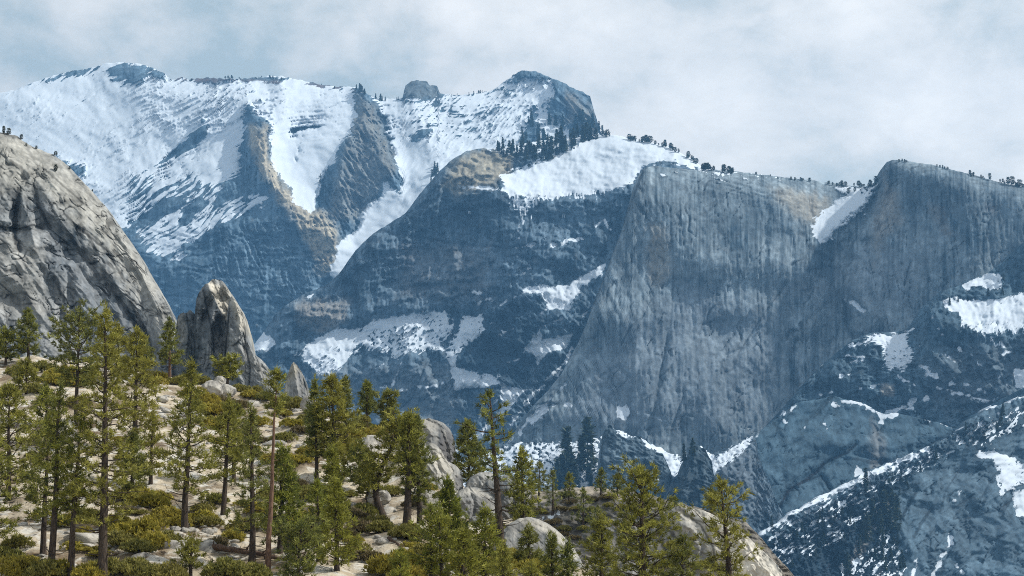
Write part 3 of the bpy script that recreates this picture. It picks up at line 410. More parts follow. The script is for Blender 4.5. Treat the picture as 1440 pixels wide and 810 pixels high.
layer("small_pinnacle_mountain", "394,600 399,550 402,534 407,520 410,512 412.7,509 416,512 421,518 427,531 431.5,547 434,570 437,600", 605, 480, cot=.3, step=.8, jag=(.6, 4), round_=(7, 4), mat=M_NEAR, seed=11, cracks=[(70, 40, 8, .10, 1.5, None)], back=.8, ribs=[("413,510 420,560", 3, 5.1), ("408,530 404,570", 4, -3.4)],
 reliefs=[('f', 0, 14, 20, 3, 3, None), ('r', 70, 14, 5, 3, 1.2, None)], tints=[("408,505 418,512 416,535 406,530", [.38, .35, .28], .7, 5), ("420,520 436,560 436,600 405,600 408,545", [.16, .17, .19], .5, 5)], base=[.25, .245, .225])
# ================================================================== LIGHT, SKY, AIR
SUN_AZ, SUN_EL = 92, 44            # azimuth from +Y (the view) towards +X (right)
sd = np.array([math.sin(R(SUN_AZ)) * math.cos(R(SUN_EL)), math.cos(R(SUN_AZ)) * math.cos(R(SUN_EL)), math.sin(R(SUN_EL))])
sl = bpy.data.lights.new("sun", 'SUN'); sl.energy = 3.2; sl.angle = R(1.5); sl.color = (1, .95, .86)
so = bpy.data.objects.new("sun", sl); C.objects.link(so); so.location = (0, 0, 3000)
from mathutils import Vector
so.rotation_euler = Vector(sd).to_track_quat('Z', 'Y').to_euler()
w = bpy.data.worlds.new("World"); sc.world = w; w.use_nodes = True; nt = w.node_tree; nt.nodes.clear()
def wn(t, **kw):
    d = nt.nodes.new(t)
    for k, v in kw.items():
        if k in d.inputs.keys():
            if isinstance(v, bpy.types.NodeSocket): nt.links.new(v, d.inputs[k])
            else: d.inputs[k].default_value = v
        else: setattr(d, k, v)
    return d
sky = wn('ShaderNodeTexSky', sky_type='NISHITA', sun_disc=False, sun_elevation=R(SUN_EL), sun_rotation=R(SUN_AZ), air_density=1.0, dust_density=1.0, ozone_density=1.0)
tc = wn('ShaderNodeTexCoord')
mp = wn('ShaderNodeMapping', Vector=tc.outputs['Generated']); mp.inputs['Scale'].default_value = (1, 1, 1.5); mp.inputs['Location'].default_value = (3.1, .6, 1.7)
n1 = wn('ShaderNodeTexNoise', Vector=mp.outputs[0], Scale=5.5, Detail=8, Roughness=.58, Distortion=.1)
n2 = wn('ShaderNodeTexNoise', Vector=mp.outputs[0], Scale=15., Detail=8, Roughness=.62, Distortion=.25)
ad = wn('ShaderNodeMath', operation='MULTIPLY_ADD'); nt.links.new(n2.outputs[0], ad.inputs[0]); ad.inputs[1].default_value = .5; nt.links.new(n1.outputs[0], ad.inputs[2])
rp = wn('ShaderNodeValToRGB'); nt.links.new(ad.outputs[0], rp.inputs[0])
e = rp.color_ramp.elements
for _ in range(2): e.new(.5)
for q, (p_, c_) in zip(e, ((.64, (.46, .53, .535)), (.735, (.665, .685, .665)), (.805, (.81, .80, .765)), (.95, (1.0, .97, .92)))): q.position = p_; q.color = (*c_, 1)
CLOUD = 8.4
sclr = wn('ShaderNodeVectorMath', operation='SCALE'); nt.links.new(rp.outputs[0], sclr.inputs[0]); 
sx = wn('ShaderNodeSeparateXYZ', Vector=tc.outputs['Generated'])
gx = wn('ShaderNodeMath', operation='MULTIPLY_ADD'); nt.links.new(sx.outputs[0], gx.inputs[0]); gx.inputs[1].default_value = .16 * CLOUD; gx.inputs[2].default_value = 1.03 * CLOUD
gz = wn('ShaderNodeMath', operation='MULTIPLY_ADD'); nt.links.new(sx.outputs[2], gz.inputs[0]); gz.inputs[1].default_value = -.38 * CLOUD; nt.links.new(gx.outputs[0], gz.inputs[2])   # overcast, brighter low down and towards the sun
gm = wn('ShaderNodeMath', operation='MAXIMUM'); nt.links.new(gz.outputs[0], gm.inputs[0]); gm.inputs[1].default_value = .65 * CLOUD; nt.links.new(gm.outputs[0], sclr.inputs['Scale'])
mx = wn('ShaderNodeMix', data_type='RGBA'); mx.inputs[0].default_value = .97
nt.links.new(sky.outputs[0], mx.inputs[6]); nt.links.new(sclr.outputs[0], mx.inputs[7])
bg = wn('ShaderNodeBackground', Color=mx.outputs[2], Strength=.1); ow = wn('ShaderNodeOutputWorld'); nt.links.new(bg.outputs[0], ow.inputs[0])
# air: one closed box
hm = bpy.data.materials.new("haze_air"); hm.use_nodes = True; ht = hm.node_tree; ht.nodes.clear()
pv = ht.nodes.new('ShaderNodeVolumePrincipled'); pv.inputs['Color'].default_value = (.21, .53, 1., 1); pv.inputs['Density'].default_value = 5.2e-5; pv.inputs['Anisotropy'].default_value = .1
oo = ht.nodes.new('ShaderNodeOutputMaterial'); ht.links.new(pv.outputs[0], oo.inputs[1])
x0, x1, y0, y1, z0, z1 = -5200, 5200, -1500, 10500, -901, 2300
hv = [(x, y, z) for z in (z0, z1) for y in (y0, y1) for x in (x0, x1)]
ho = link("haze", mesh_np("haze", hv, [(0, 2, 3, 1), (4, 5, 7, 6), (0, 1, 5, 4), (2, 6, 7, 3), (0, 4, 6, 2), (1, 3, 7, 5)], hm, False)); ho['kind'] = 'stuff'
sc.view_settings.view_transform = 'Standard'; sc.view_settings.look = 'None'; sc.view_settings.exposure = .70; sc.view_settings.gamma = 1
sc.render.engine = 'CYCLES'; cy = sc.cycles
cy.use_denoising = False; cy.filter_width = 1.0; cy.max_bounces = 5; cy.diffuse_bounces = 2; cy.glossy_bounces = 1; cy.transmission_bounces = 2; cy.volume_bounces = 0; cy.transparent_max_bounces = 4
cy.use_adaptive_sampling = False; cy.sample_clamp_indirect = 2.0; w.cycles.sampling_method = 'MANUAL'; w.cycles.sample_map_resolution = 512; cy.caustics_reflective = False; cy.caustics_refractive = False
# ================================================================== FOREGROUND GROUND
CREST = pts("-900,470 -300,488 0,505 60,505 120,510 180,520 230,527 260,533 300,545 340,557 390,563 430,566 450,575 480,590 520,600 560,599 590,607 620,642 650,682 690,717 730,738 760,764 800,796 840,818 900,838 1000,862 1200,880 1440,890 2600,900")
GYC = ((-900, 235), (0, 220), (300, 212), (560, 192), (700, 168), (800, 145), (900, 126), (1440, 121), (2600, 121)); YN = 113.; PYB = 905.
def gcrest(px): return np.interp(px, CREST[:, 0], CREST[:, 1]) 
def gdepth(px, py):
    c = gcrest(px); yc = np.interp(px, *zip(*GYC)); t = (PYB - py) / (PYB - c)
    return 1 / ((1 - t) / YN + t / yc)
def gbump(x, y):
    return .55 * fbm(x / 9, y / 11, 3, 201) + .34 * np.maximum(0, ridged(x / 4.2, y / 6, 3, 207) - .15) + .10 * fbm(x / 1.3, y / 1.6, 3, 211)
def gpoint(px, py, bump=True):
    p = P(px, py, gdepth(px, py))
    if bump: p = p + np.stack([np.zeros_like(p[..., 0]), np.zeros_like(p[..., 0]), gbump(p[..., 0], p[..., 1])], -1)
    return p
def ground_material():
    t = NT("mountain_soil_and_rock"); p = t.pos()
    a = t.noise(.16, 5, .6, p); b = t.noise(.55, 6, .62, p, .6); c = t.noise(3.2, 4, .65, p); d = t.noise(.09, 3, .5, t.pos(1, .6, 1))
    sand = t.mix(t.ramp(b, (.35, 0.), (.65, 1.)), (.37, .315, .235), (.55, .495, .40))
    duff = t.mix(c, (.10, .075, .05), (.21, .16, .105))
    col = t.mix(t.ramp(a, (.46, 0.), (.60, 1.)), sand, duff)
    rocky = t.mix(c, (.34, .33, .305), (.63, .605, .55))
    col = t.mix(t.ramp(b, (.52, 0.), (.60, 1.)), col, rocky)
    speck = t.ramp(t.noise(1.3, 6, .72, p), (.56, 0.), (.63, 1.)); col = t.mix(speck, col, (.07, .055, .042))
    k = t.math('MULTIPLY_ADD', c, .5); t.t.nodes[-1].inputs[2].default_value = .74
    col = t.mix(1., col, t.n('ShaderNodeCombineColor', Red=k, Green=k, Blue=k).outputs[0], 'MULTIPLY')
    h = t.math('ADD', t.math('MULTIPLY', b, .6), t.math('MULTIPLY', c, .22))
    bmp = t.n('ShaderNodeBump', Strength=.8, Distance=.5, Height=h)
    bs = t.n('ShaderNodeBsdfPrincipled', **{'Base Color': col, 'Roughness': .9, 'Normal': bmp.outputs[0]}); bs.inputs['Specular IOR Level'].default_value = .1
    return t.end(bs.outputs[0])
M_GROUND = ground_material()
def build_ground():
    xs = np.concatenate([np.arange(-900, -60, 24), np.arange(-60, 960, 2.5), np.arange(960, 2600, 24)]); nr = 230
    t = np.linspace(0, 1, nr)[:, None]; c = gcrest(xs)
    PY = PYB + (c[None] - PYB) * t; PX = np.repeat(xs[None], nr, 0)
    V = gpoint(PX, PY)
    near = []
    for q in np.linspace(1, 0.02, 24):                      # from under the camera up to the hillside
        b = V[0].copy(); y = -70 + (1 - q) * (V[0, :, 1] + 70); f = (y + 70) / (V[0, :, 1] + 70)
        b[:, 1] = y; b[:, 2] = -2.2 + (V[0, :, 2] + 2.2) * np.clip(y / V[0, :, 1], 0, 1) ** 1.2 + .15 * fbm(b[:, 0] / 5, y / 5, 3, 204); near.append(b)
    back = []
    for q in range(1, 13):
        b = V[-1].copy(); e = q * 9.; b[:, 1] += e; b[:, 2] -= e * .25 + e * e * .004; b[:, 2] += .5 * fbm(b[:, 0] / 8, b[:, 1] / 8, 3, 202); back.append(b)
    VV = np.concatenate([np.array(near), V, np.array(back)], 0)
    o = link("ground", mesh_np("ground", VV, gridfaces(VV.shape[0], VV.shape[1]), M_GROUND)); o['kind'] = 'structure'
build_ground()
# valley floor far below, out to the horizon
t = NT("valley_forest_floor"); pz = t.pos(); n = t.noise(.004, 6, .6, pz)
bs = t.n('ShaderNodeBsdfPrincipled', **{'Base Color': t.mix(t.ramp(n, (.42, 0.), (.6, 1.)), (.035, .05, .03), (.16, .15, .12)), 'Roughness': .95})
o = link("valley_ground", mesh_np("valley_ground", [(-30000, -20000, -900), (30000, -20000, -900), (30000, 40000, -900), (-30000, 40000, -900)], [(0, 1, 2, 3)], t.end(bs.outputs[0]), False)); o['kind'] = 'structure'
# second, shaded ridge behind the boulders and the pale outcrop at the lower right
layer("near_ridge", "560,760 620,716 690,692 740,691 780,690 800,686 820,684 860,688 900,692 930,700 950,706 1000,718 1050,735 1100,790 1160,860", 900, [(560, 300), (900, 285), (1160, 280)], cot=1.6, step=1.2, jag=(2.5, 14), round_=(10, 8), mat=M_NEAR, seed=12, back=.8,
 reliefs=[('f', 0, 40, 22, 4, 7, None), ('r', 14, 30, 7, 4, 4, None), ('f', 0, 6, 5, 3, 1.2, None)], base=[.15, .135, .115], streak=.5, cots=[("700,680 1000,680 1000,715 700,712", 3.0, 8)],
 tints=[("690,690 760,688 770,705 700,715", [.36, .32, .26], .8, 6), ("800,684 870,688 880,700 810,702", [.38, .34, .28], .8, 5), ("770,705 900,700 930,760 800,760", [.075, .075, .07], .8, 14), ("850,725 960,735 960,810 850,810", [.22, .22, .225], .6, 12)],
 lines=[("702,727 722,724", 2.6), ("748,731 765,727", 2.4), ("735,760 745,752", 1.5), ("770,728 785,722", 1.5)])
layer("pale_outcrop_mountain", "900,860 925,745 935,722 950,712.5 962,711.5 975,714 990,718 1003,724 1020,732 1036,742 1050,753 1065,768 1078,779 1090,791 1100,803 1107,820 1118,860", 900, [(900, 215), (1118, 200)], cot=.9, step=1.0, jag=(.8, 6), round_=(22, 12), mat=M_NEAR, seed=13, darks=[("950,716 985,738 1003,770 1006,800", 1.5, .65), ("975,714 1010,745 1030,790", 1.0, .55), ("938,738 960,775 965,800", 3, .65), ("1012,728 1045,760 1065,790", .8, .5), ("955,713 975,730 990,735", 1.4, .6), ("925,745 940,790", 3, .6)], back=.8,
 ribs=[("950,714 985,735 1000,765 1002,800", 4, -4), ("962,712 1000,730 1020,760", 4, -3), ("940,730 975,745 985,775", 5, 4), ("935,735 945,770", 4, -4), ("1010,735 1050,770 1085,810", 7, 4), ("965,740 970,790", 4, 4), ("985,760 990,800", 3, -4)],
 reliefs=[('f', 0, 30, 24, 4, 5, None), ('r', 48, 34, 8, 3, 2.0, None), ('f', 0, 5, 4, 3, .8, None)], base=[.33, .315, .28], streak=.35,
 tints=[("1000,726 1060,765 1110,830 1060,860 1010,800", [.52, .49, .43], .85, 10), ("925,720 985,735 1000,820 930,820", [.2, .205, .21], .55, 10)])

# ================================================================== PLANTS
def needle_material(name, dark, light, dry, trans=.28):
    t = NT(name); tint = t.attr('tint').outputs['Fac']; rnd = t.n('ShaderNodeObjectInfo').outputs['Random']
    c = t.mix(t.ramp(tint, (.15, 0.), (.9, 1.)), dark, light); c = t.mix(t.math('MULTIPLY', rnd, .38), c, dry)
    d = t.n('ShaderNodeBsdfPrincipled', **{'Base Color': c, 'Roughness': .6}); d.inputs['Specular IOR Level'].default_value = .25
    tr = t.n('ShaderNodeBsdfTranslucent', Color=t.mix(.5, c, (.13, .15, .03)))
    m = t.n('ShaderNodeMixShader', Fac=trans); t.t.links.new(d.outputs[0], m.inputs[1]); t.t.links.new(tr.outputs[0], m.inputs[2])
    return t.end(m.outputs[0])
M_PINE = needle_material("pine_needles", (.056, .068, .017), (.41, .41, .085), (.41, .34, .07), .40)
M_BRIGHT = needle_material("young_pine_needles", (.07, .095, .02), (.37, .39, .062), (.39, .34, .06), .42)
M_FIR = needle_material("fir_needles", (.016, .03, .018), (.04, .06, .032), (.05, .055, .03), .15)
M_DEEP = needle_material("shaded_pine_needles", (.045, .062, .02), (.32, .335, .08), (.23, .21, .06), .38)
M_SHRUB = needle_material("shrub_leaves", (.21, .19, .03), (.52, .44, .07), (.44, .33, .08), .38)
M_SHRUB_OLIVE = needle_material("olive_shrub_leaves", (.13, .135, .035), (.34, .32, .09), (.36, .28, .09), .34)
M_SHRUB_DRY = needle_material("dry_shrub_leaves", (.10, .08, .04), (.22, .18, .09), (.2, .15, .09), .2)
def bark(name, a, b):
    t = NT(name); p = t.obj(6, 6, 1.2); n = t.noise(2.2, 5, .65, p)
    bm_ = t.n('ShaderNodeBump', Strength=.8, Distance=.05, Height=n)
    bs = t.n('ShaderNodeBsdfPrincipled', **{'Base Color': t.mix(t.ramp(n, (.35, 0.), (.68, 1.)), a, b), 'Roughness': .9, 'Normal': bm_.outputs[0]}); bs.inputs['Specular IOR Level'].default_value = .1
    return t.end(bs.outputs[0])
M_BARK = bark("dark_bark", (.028, .023, .02), (.10, .078, .062)); M_RED = bark("red_bark", (.075, .045, .032), (.22, .14, .10)); M_GREYWOOD = bark("weathered_wood", (.09, .075, .062), (.30, .27, .24)); M_BROWNWOOD = bark("fallen_wood", (.05, .033, .024), (.17, .115, .085))

def tube(path, rad, k=6, phase=0.):
    path = np.asarray(path, float); n = len(path)
    tan = np.gradient(path, axis=0); tan /= np.linalg.norm(tan, axis=1)[:, None] + 1e-9
    ref = np.array([0, 0, 1.]) if abs(tan[0, 2]) < .8 else np.array([1., 0, 0])
    u = np.cross(tan, ref); u /= np.linalg.norm(u, axis=1)[:, None] + 1e-9; v = np.cross(tan, u)
    a = np.arange(k) / k * 2 * np.pi + phase
    V = path[:, None] + (u[:, None] * np.cos(a)[None, :, None] + v[:, None] * np.sin(a)[None, :, None]) * np.asarray(rad)[:, None, None]
    i = np.arange((n - 1) * k); r = i // k; c = i % k
    Fq = np.stack([r * k + c, r * k + (c + 1) % k, (r + 1) * k + (c + 1) % k, (r + 1) * k + c], -1)
    return V.reshape(-1, 3), Fq
def merge(parts):
    Vs, Fs, b = [], [], 0
    for V, Fq in parts: Vs.append(V); Fs.append(Fq + b); b += len(V)
    return np.concatenate(Vs), np.concatenate(Fs)
def unit(v): return v / (np.linalg.norm(v, axis=-1, keepdims=True) + 1e-9)
def tufts(rs, cen, axis, k, ln, wd, spread=.85, lift=.3):
    """k needle triangles around each tuft centre"""
    n = len(cen); d = unit(np.repeat(axis, k, 0) * .8 + unit(rs.randn(n * k, 3)) * spread + np.array([0, 0, lift]))
    L = ln * (.6 + .7 * rs.rand(n * k, 1)); c = np.repeat(cen, k, 0) + rs.randn(n * k, 3) * ln * .16
    s = unit(np.cross(d, unit(rs.randn(n * k, 3)))) * wd * (.6 + .8 * rs.rand(n * k, 1))
    V = np.stack([c - s * .5, c + s * .5, c + d * L + s * .25], 1).reshape(-1, 3)
    tint = np.repeat(np.clip(.5 + .36 * rs.randn(n), 0, 1), k) + .12 * rs.randn(n * k)
    return V, np.arange(n * k * 3).reshape(-1, 3), np.repeat(np.clip(tint, 0, 1), 3)
def crown_radius(shape, u):
    if shape == 'cone': return (1 - u) ** .95 * min(1, .55 + 2.2 * u) + .06
    if shape == 'pine': return (1 - u) ** .8 * min(1, .6 + 1.8 * u) * 1.08 + .06
    if shape == 'open': return (1 - u ** 3) ** .7 * (.55 + .45 * math.sin(u * 9) ** 2) * (.6 + .5 * u) + .08
    if shape == 'flat': return (.45 + .6 * u) * (1 - u ** 6) ** .5 + .12
    if shape == 'spire': return (1 - u) ** .9 * .95 + .05
    if shape == 'tuft': return (1 - u) ** .5 * (.35 + .65 * u) + .1
def make_tree(seed, H, Rm, shape='pine', cb=.2, lean=(0, 0), nb=70, dens=7., k=10, ln=.34, wd=.075, r0=None, bend=0., dead=0, gap=.0, flag=0., droop=-.25):
    """trunk with limbs, and a crown of needle tufts; returns (trunk V,F), (crown V,F,tint)"""
    rs = np.random.RandomState(seed); r0 = r0 or (.10 + H * .0125)
    zs = np.linspace(0, 1, 12); path = np.stack([lean[0] * zs ** 1.15 + bend * np.sin(zs * np.pi) * (1 - zs) * 2 + .004 * H * np.cumsum(rs.randn(12)) * (zs > 0) * .5, lean[1] * zs + .002 * H * np.cumsum(rs.randn(12)) * (zs > 0), zs * H], -1)
    rad = r0 * (1 - zs) ** .85 + .018; rad[0] *= 1.25
    path0 = path.copy(); path0[0, 2] -= .5
    parts = [tube(path0, rad, 7)]
    at = lambda z: np.array([np.interp(z, path[:, 2], path[:, i]) for i in range(3)])
    cen, axs = [], []
    for i in range(nb + dead):
        isdead = i >= nb
        u = ((i + rs.rand()) / nb) if not isdead else 0
        z = H * (cb + (1 - cb) * u * .985) if not isdead else H * (cb * (.35 + .65 * rs.rand()) if cb > .15 else cb + .3 * rs.rand())
        if not isdead and gap and fbm(np.array([u * 7.]), np.array([seed * 1.7]), 2, 300)[0] < -.25 * (1 - gap) - .02: 
            if rs.rand() < gap: continue
        L = Rm * crown_radius(shape, u) * (.45 + .75 * rs.rand()) if not isdead else Rm * (.3 + .5 * rs.rand())
        if shape == 'open': L *= .55 + .7 * rs.rand()
        az = i * 2.4 + rs.rand() * .9
        if flag: L *= 1 - flag * .75 * (math.cos(az) > 0) * rs.rand() 
        el = (droop + .95 * u ** 1.4 if shape != 'spire' else -.35 + .5 * u) + .22 * rs.randn()
        if isdead: el = -.25 + .25 * rs.randn()
        h = np.array([math.cos(az), math.sin(az), 0]); base = at(z)
        s = np.linspace(0, 1, 5)[:, None]
        curve = base + h * L * s * math.cos(el) + np.array([0, 0, 1.]) * L * (s * math.sin(el) + .30 * s * s * (1 - .5 * u)) + rs.randn(5, 3) * .04 * L * s
        rb = min(.055, .010 + .016 * L) * (r0 / .25 if r0 > .25 else 1)
        parts.append(tube(curve, rb * (1 - .85 * s[:, 0]) + .004, 3))
        if isdead: continue
        nc = int(2 + L * dens * .225 * (.7 + .6 * rs.rand())); per = 2
        q = .25 + .75 * (np.arange(nc) + rs.rand(nc)) / nc
        lat = np.cross(h, [0, 0, 1.]); wdt = (.14 + .42 * L * (1.05 - q) ** .8); off = (rs.rand(nc) * 2 - 1) * wdt; off[-1] *= .3
        c = np.stack([np.interp(q, s[:, 0], curve[:, j]) for j in range(3)], -1) + lat * off[:, None] + h * (np.abs(off) * .5)[:, None] + np.array([0, 0, 1.]) * (.07 * rs.randn(nc) + .05)[:, None]
        ax = unit(h * .8 + lat * (off / (wdt + .01) * .7)[:, None] + np.array([0, 0, .25]))
        cen.append(np.repeat(c, per, 0) + rs.randn(nc * per, 3) * np.array([.13, .13, .07]) * (ln / .36)); axs.append(np.repeat(ax, per, 0))
    top = at(H); m = 8
    cen.append(top + rs.randn(m, 3) * [.1, .1, .25]); axs.append(np.repeat([[0, 0, 1.]], m, 0))
    return merge(parts), tufts(rs, np.concatenate(cen), np.concatenate(axs), k, ln, wd)
def empty(name, loc):
    o = bpy.data.objects.new(name, None); C.objects.link(o); o.location = loc; o.empty_display_size = .5; return o
def tree_object(name, loc, label, group, tm, cm, mt, mc, rz=0., s=1.):
    root = tag(empty(name, loc), label, 'tree', group); root.rotation_euler.z = rz; root.scale = (s, s, s)
    a = link("trunk", tm if isinstance(tm, bpy.types.Mesh) else mesh_np("trunk", tm[0], tm[1], mt), root)
    b = link("crown", cm if isinstance(cm, bpy.types.Mesh) else mesh_np("crown", cm[0], cm[1], mc, False, {'tint': ('FLOAT', cm[2])}), root)
    return root
def planted(px, py, px2, py2, Rpx, shape, label, group=None, name="pine_tree", where=None, mat=None, bk=None, seed=None, big=1., **kw):
    p = gpoint(np.float64(px), np.float64(py)) if where is None else o_at[where](px, py)
    Y = p[1]; m = Y / F; H = (py - py2) * m; s = max(.7, min(1.5, Y / 130.))
    kw.setdefault('wd', .064 * s * big); kw.setdefault('ln', .36 * s ** .5 * big)
    kw['nb'] = int(kw.get('nb', 70) * .86)
    tm, cm = make_tree(seed if seed is not None else int(px * 7 + py2) % 99991, H, Rpx * m * (1.27 if shape in ('pine', 'cone') else 1.75 if shape == 'open' else 1.3), shape, lean=((px2 - px) * m, 0), **kw)
    return tree_object(name, p, label, group, tm, cm, bk or M_BARK, mat or M_PINE)
# ================================================================== PINES ON THE NEAR HILLSIDE
T = planted
# --- tall trees at the left
T(143, 822, 140, 446, 54, 'pine', "tallest dense pine of the left grove, crown from crest line down past the shrubs", cb=.2, nb=130, dens=8.5, k=11, dead=10)
T(72, 815, 77, 556, 40, 'pine', "pine with straight dark trunk second tallest beside the tallest pine of the left grove", cb=.3, nb=80, dens=8, dead=8)
T(100, 818, 112, 590, 36, 'pine', "slender leaning pine with yellowed crown between two dark trunks of the left grove", mat=M_BRIGHT, cb=.42, nb=60, dens=8, dead=3)
T(61, 782, 62, 600, 34, 'pine', "short pine with thin trunk half hidden at the left grove's edge", cb=.25, nb=60, dens=8)
T(12, 700, 8, 545, 52, 'pine', "broad pine cut by the left picture edge, with long low bough", cb=.12, nb=90, dens=8.5, dead=6)
T(-18, 790, -22, 600, 60, 'pine', "pine at the lower left edge whose boughs reach into view", cb=.15, nb=80, dens=8)
T(190, 637, 187, 470, 36, 'pine', "pine with red-brown lower trunk standing on pale sand behind the tallest left pine", cb=.22, nb=90, dens=8.5, dead=6)
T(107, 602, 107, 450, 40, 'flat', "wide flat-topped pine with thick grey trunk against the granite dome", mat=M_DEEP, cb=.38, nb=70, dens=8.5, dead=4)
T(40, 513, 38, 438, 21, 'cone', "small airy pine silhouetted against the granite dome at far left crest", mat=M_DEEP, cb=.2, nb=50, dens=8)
T(8, 515, 5, 468, 24, 'pine', "round little pine on the crest at the left picture edge", cb=.2, nb=40, dens=9)
T(64, 622, 64, 541, 26, 'pine', "bushy young pine below the crest among olive shrubs at left", cb=.1, nb=60, dens=8)
T(37, 556, 36, 512, 20, 'pine', "low dense pine just under the airy crest pine", cb=.1, nb=40, dens=9)
T(202, 527, 201, 478, 15, 'pine', "small narrow pine on the crest touching the dome's foot", mat=M_DEEP, cb=.2, nb=36, dens=9)
T(166, 540, 165, 462, 24, 'pine', "bushy pine behind the tallest left pine on the crest", cb=.15, nb=60, dens=8)
T(239, 538, 237, 454, 19, 'cone', "lone slim pine with bare red lower trunk on the crest before the dome's right edge", mat=M_DEEP, cb=.3, nb=50, dens=8, bk=M_RED, dead=5)
T(212, 684, 213, 592, 22, 'pine', "small pine with thin stem left of the big conical pine", cb=.15, nb=50, dens=8)
T(185, 700, 184, 612, 22, 'pine', "dense mid-sized pine filling the gap right of the tallest left pine", mat=M_DEEP, cb=.1, nb=80, dens=8)
T(260, 752, 265, 522, 44, 'cone', "big conical pine with layered boughs and clear lower trunk at mid left", cb=.22, nb=100, dens=8, k=10, dead=12)
T(320, 536, 320, 506, 18, 'flat', "small rounded bushy pine at the foot of the rock spire", cb=.2, nb=40, dens=10)
T(314, 724, 318, 568, 30, 'pine', "pine right of the big conical pine with slender stem", cb=.3, nb=70, dens=8, dead=3)
T(329, 684, 328, 578, 22, 'pine', "narrow pine behind the red-trunked bare pine's left side", cb=.3, nb=50, dens=8)
T(354, 797, 349, 584, 32, 'cone', "pine with drooping sparse boughs left of the bare red-trunked pine", cb=.22, nb=75, dens=7, dead=10, mat=M_DEEP)
T(376, 815, 385, 534, 17, 'tuft', "tall bare red-trunked pine with only a small tuft of crown at its top", bk=M_RED, cb=.78, nb=32, dens=10, dead=10, r0=.19)
T(394, 778, 396, 632, 30, 'pine', "bright young pine right of the bare red-trunked pine", mat=M_BRIGHT, cb=.12, nb=80, dens=8)
T(404, 776, 408, 668, 22, 'pine', "thin-stemmed yellow-green pine leaning on the bright young pine", mat=M_BRIGHT, cb=.2, nb=50, dens=8)
T(445, 679, 444, 578, 20, 'pine', "slim dark pine with clear stem among the fallen branches", mat=M_DEEP, cb=.3, nb=55, dens=8)
T(472, 684, 464, 536, 34, 'pine', "broad full pine on the crest centre, highest above the snow bench", cb=.22, nb=100, dens=8.5)
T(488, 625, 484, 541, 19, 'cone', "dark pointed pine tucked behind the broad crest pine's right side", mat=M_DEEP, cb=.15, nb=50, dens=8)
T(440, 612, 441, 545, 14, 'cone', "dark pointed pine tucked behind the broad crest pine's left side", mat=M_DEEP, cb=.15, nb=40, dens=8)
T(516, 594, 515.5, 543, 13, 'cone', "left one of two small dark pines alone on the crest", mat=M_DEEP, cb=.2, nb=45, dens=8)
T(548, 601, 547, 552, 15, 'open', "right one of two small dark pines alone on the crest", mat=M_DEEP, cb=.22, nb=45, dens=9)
T(477, 692, 474, 634, 13, 'pine', "very small thin pine between the broad crest pine and the grey boulder", cb=.2, nb=36, dens=8)
T(507, 697, 505, 632, 19, 'pine', "small spreading pine below the lone grey boulder", cb=.18, nb=46, dens=8.5)
T(543, 728, 561, 592, 28, 'flat', "pine with curved leaning trunk and flat boughs below the big boulder", cb=.3, nb=80, dens=8, bend=-1.0, r0=.3, dead=5)
T(572, 742, 575, 588, 18, 'pine', "straight dark-trunked pine between the curved pine and its slim neighbour", cb=.42, nb=70, dens=8, dead=6, r0=.32)
T(590, 737, 585, 592, 25, 'pine', "slim-trunked pine with full crown just left of the big cracked boulder", mat=M_DEEP, cb=.2, nb=95, dens=8, dead=6)
T(517, 714, 517, 652, 18, 'pine', "small pine on the sand left of the curved-trunk pine", cb=.15, nb=46, dens=8)
T(660, 685, 658, 600, 24, 'pine', "dense dark pine right of the big cracked boulder", mat=M_DEEP, cb=.08, nb=90, dens=8.5)
T(705, 795, 691, 563, 28, 'open', "tall sparse dying pine with many dead boughs in front of the snow apron", bk=M_BARK, cb=.48, nb=46, dens=6, dead=46, r0=.34, gap=.3, mat=M_DEEP)
T(737, 745, 735, 634, 24, 'pine', "full green pine behind the sparse dying pine's right side", cb=.12, nb=80, dens=8)
T(632, 768, 631, 678, 24, 'cone', "bright lime-green bushy young pine below the grey boulders", mat=M_BRIGHT, cb=.03, nb=100, dens=9.5)
T(607, 820, 605, 714, 26, 'open', "thin young pine with sparse airy boughs at the bottom centre", mat=M_BRIGHT, cb=.15, nb=45, dens=7.5)
T(622, 826, 618, 728, 22, 'open', "second airy young pine just right of the thin one at the bottom centre", mat=M_BRIGHT, cb=.12, nb=45, dens=7.5)
T(680, 830, 681, 722, 28, 'pine', "yellow-green young pine below the sparse dying pine", mat=M_BRIGHT, cb=.06, nb=80, dens=8)
T(650, 840, 652, 752, 28, 'pine', "low bushy pine at the bottom edge left of the sparse dying pine's foot", cb=.03, nb=70, dens=8.5, mat=M_BRIGHT)
T(467, 742, 465, 645, 19, 'cone', "young cone-shaped pine on the open sand at centre left", mat=M_BRIGHT, cb=.05, nb=70, dens=8.5)
T(474, 818, 469, 692, 30, 'cone', "bright young pine with pointed top at the bottom edge, left of the open sand", mat=M_BRIGHT, cb=.06, nb=95, dens=8.5)
T(418, 850, 421, 755, 32, 'flat', "low thick dark green pine clump at the bottom edge right of the bare red trunk", cb=.02, nb=90, dens=9, mat=M_DEEP)
T(448, 800, 446, 690, 19, 'pine', "slim yellow-green pine left of the pointed bright young pine", mat=M_BRIGHT, cb=.08, nb=55, dens=8)
T(268, 812, 267, 762, 17, 'open', "little sapling with several thin stems in front of the big conical pine", cb=.3, nb=36, dens=8.5)
T(745, 806, 743, 752, 17, 'pine', "small pine above the bottom edge just right of the dying pine's trunk", mat=M_DEEP, cb=.1, nb=44, dens=8)
T(777, 836, 776, 765, 17, 'cone', "left one of two small pines in front of the grey slab", mat=M_DEEP, cb=.05, nb=50, dens=8)
T(799, 842, 798, 776, 16, 'cone', "right one of two small pines in front of the grey slab", mat=M_DEEP, cb=.05, nb=50, dens=8)
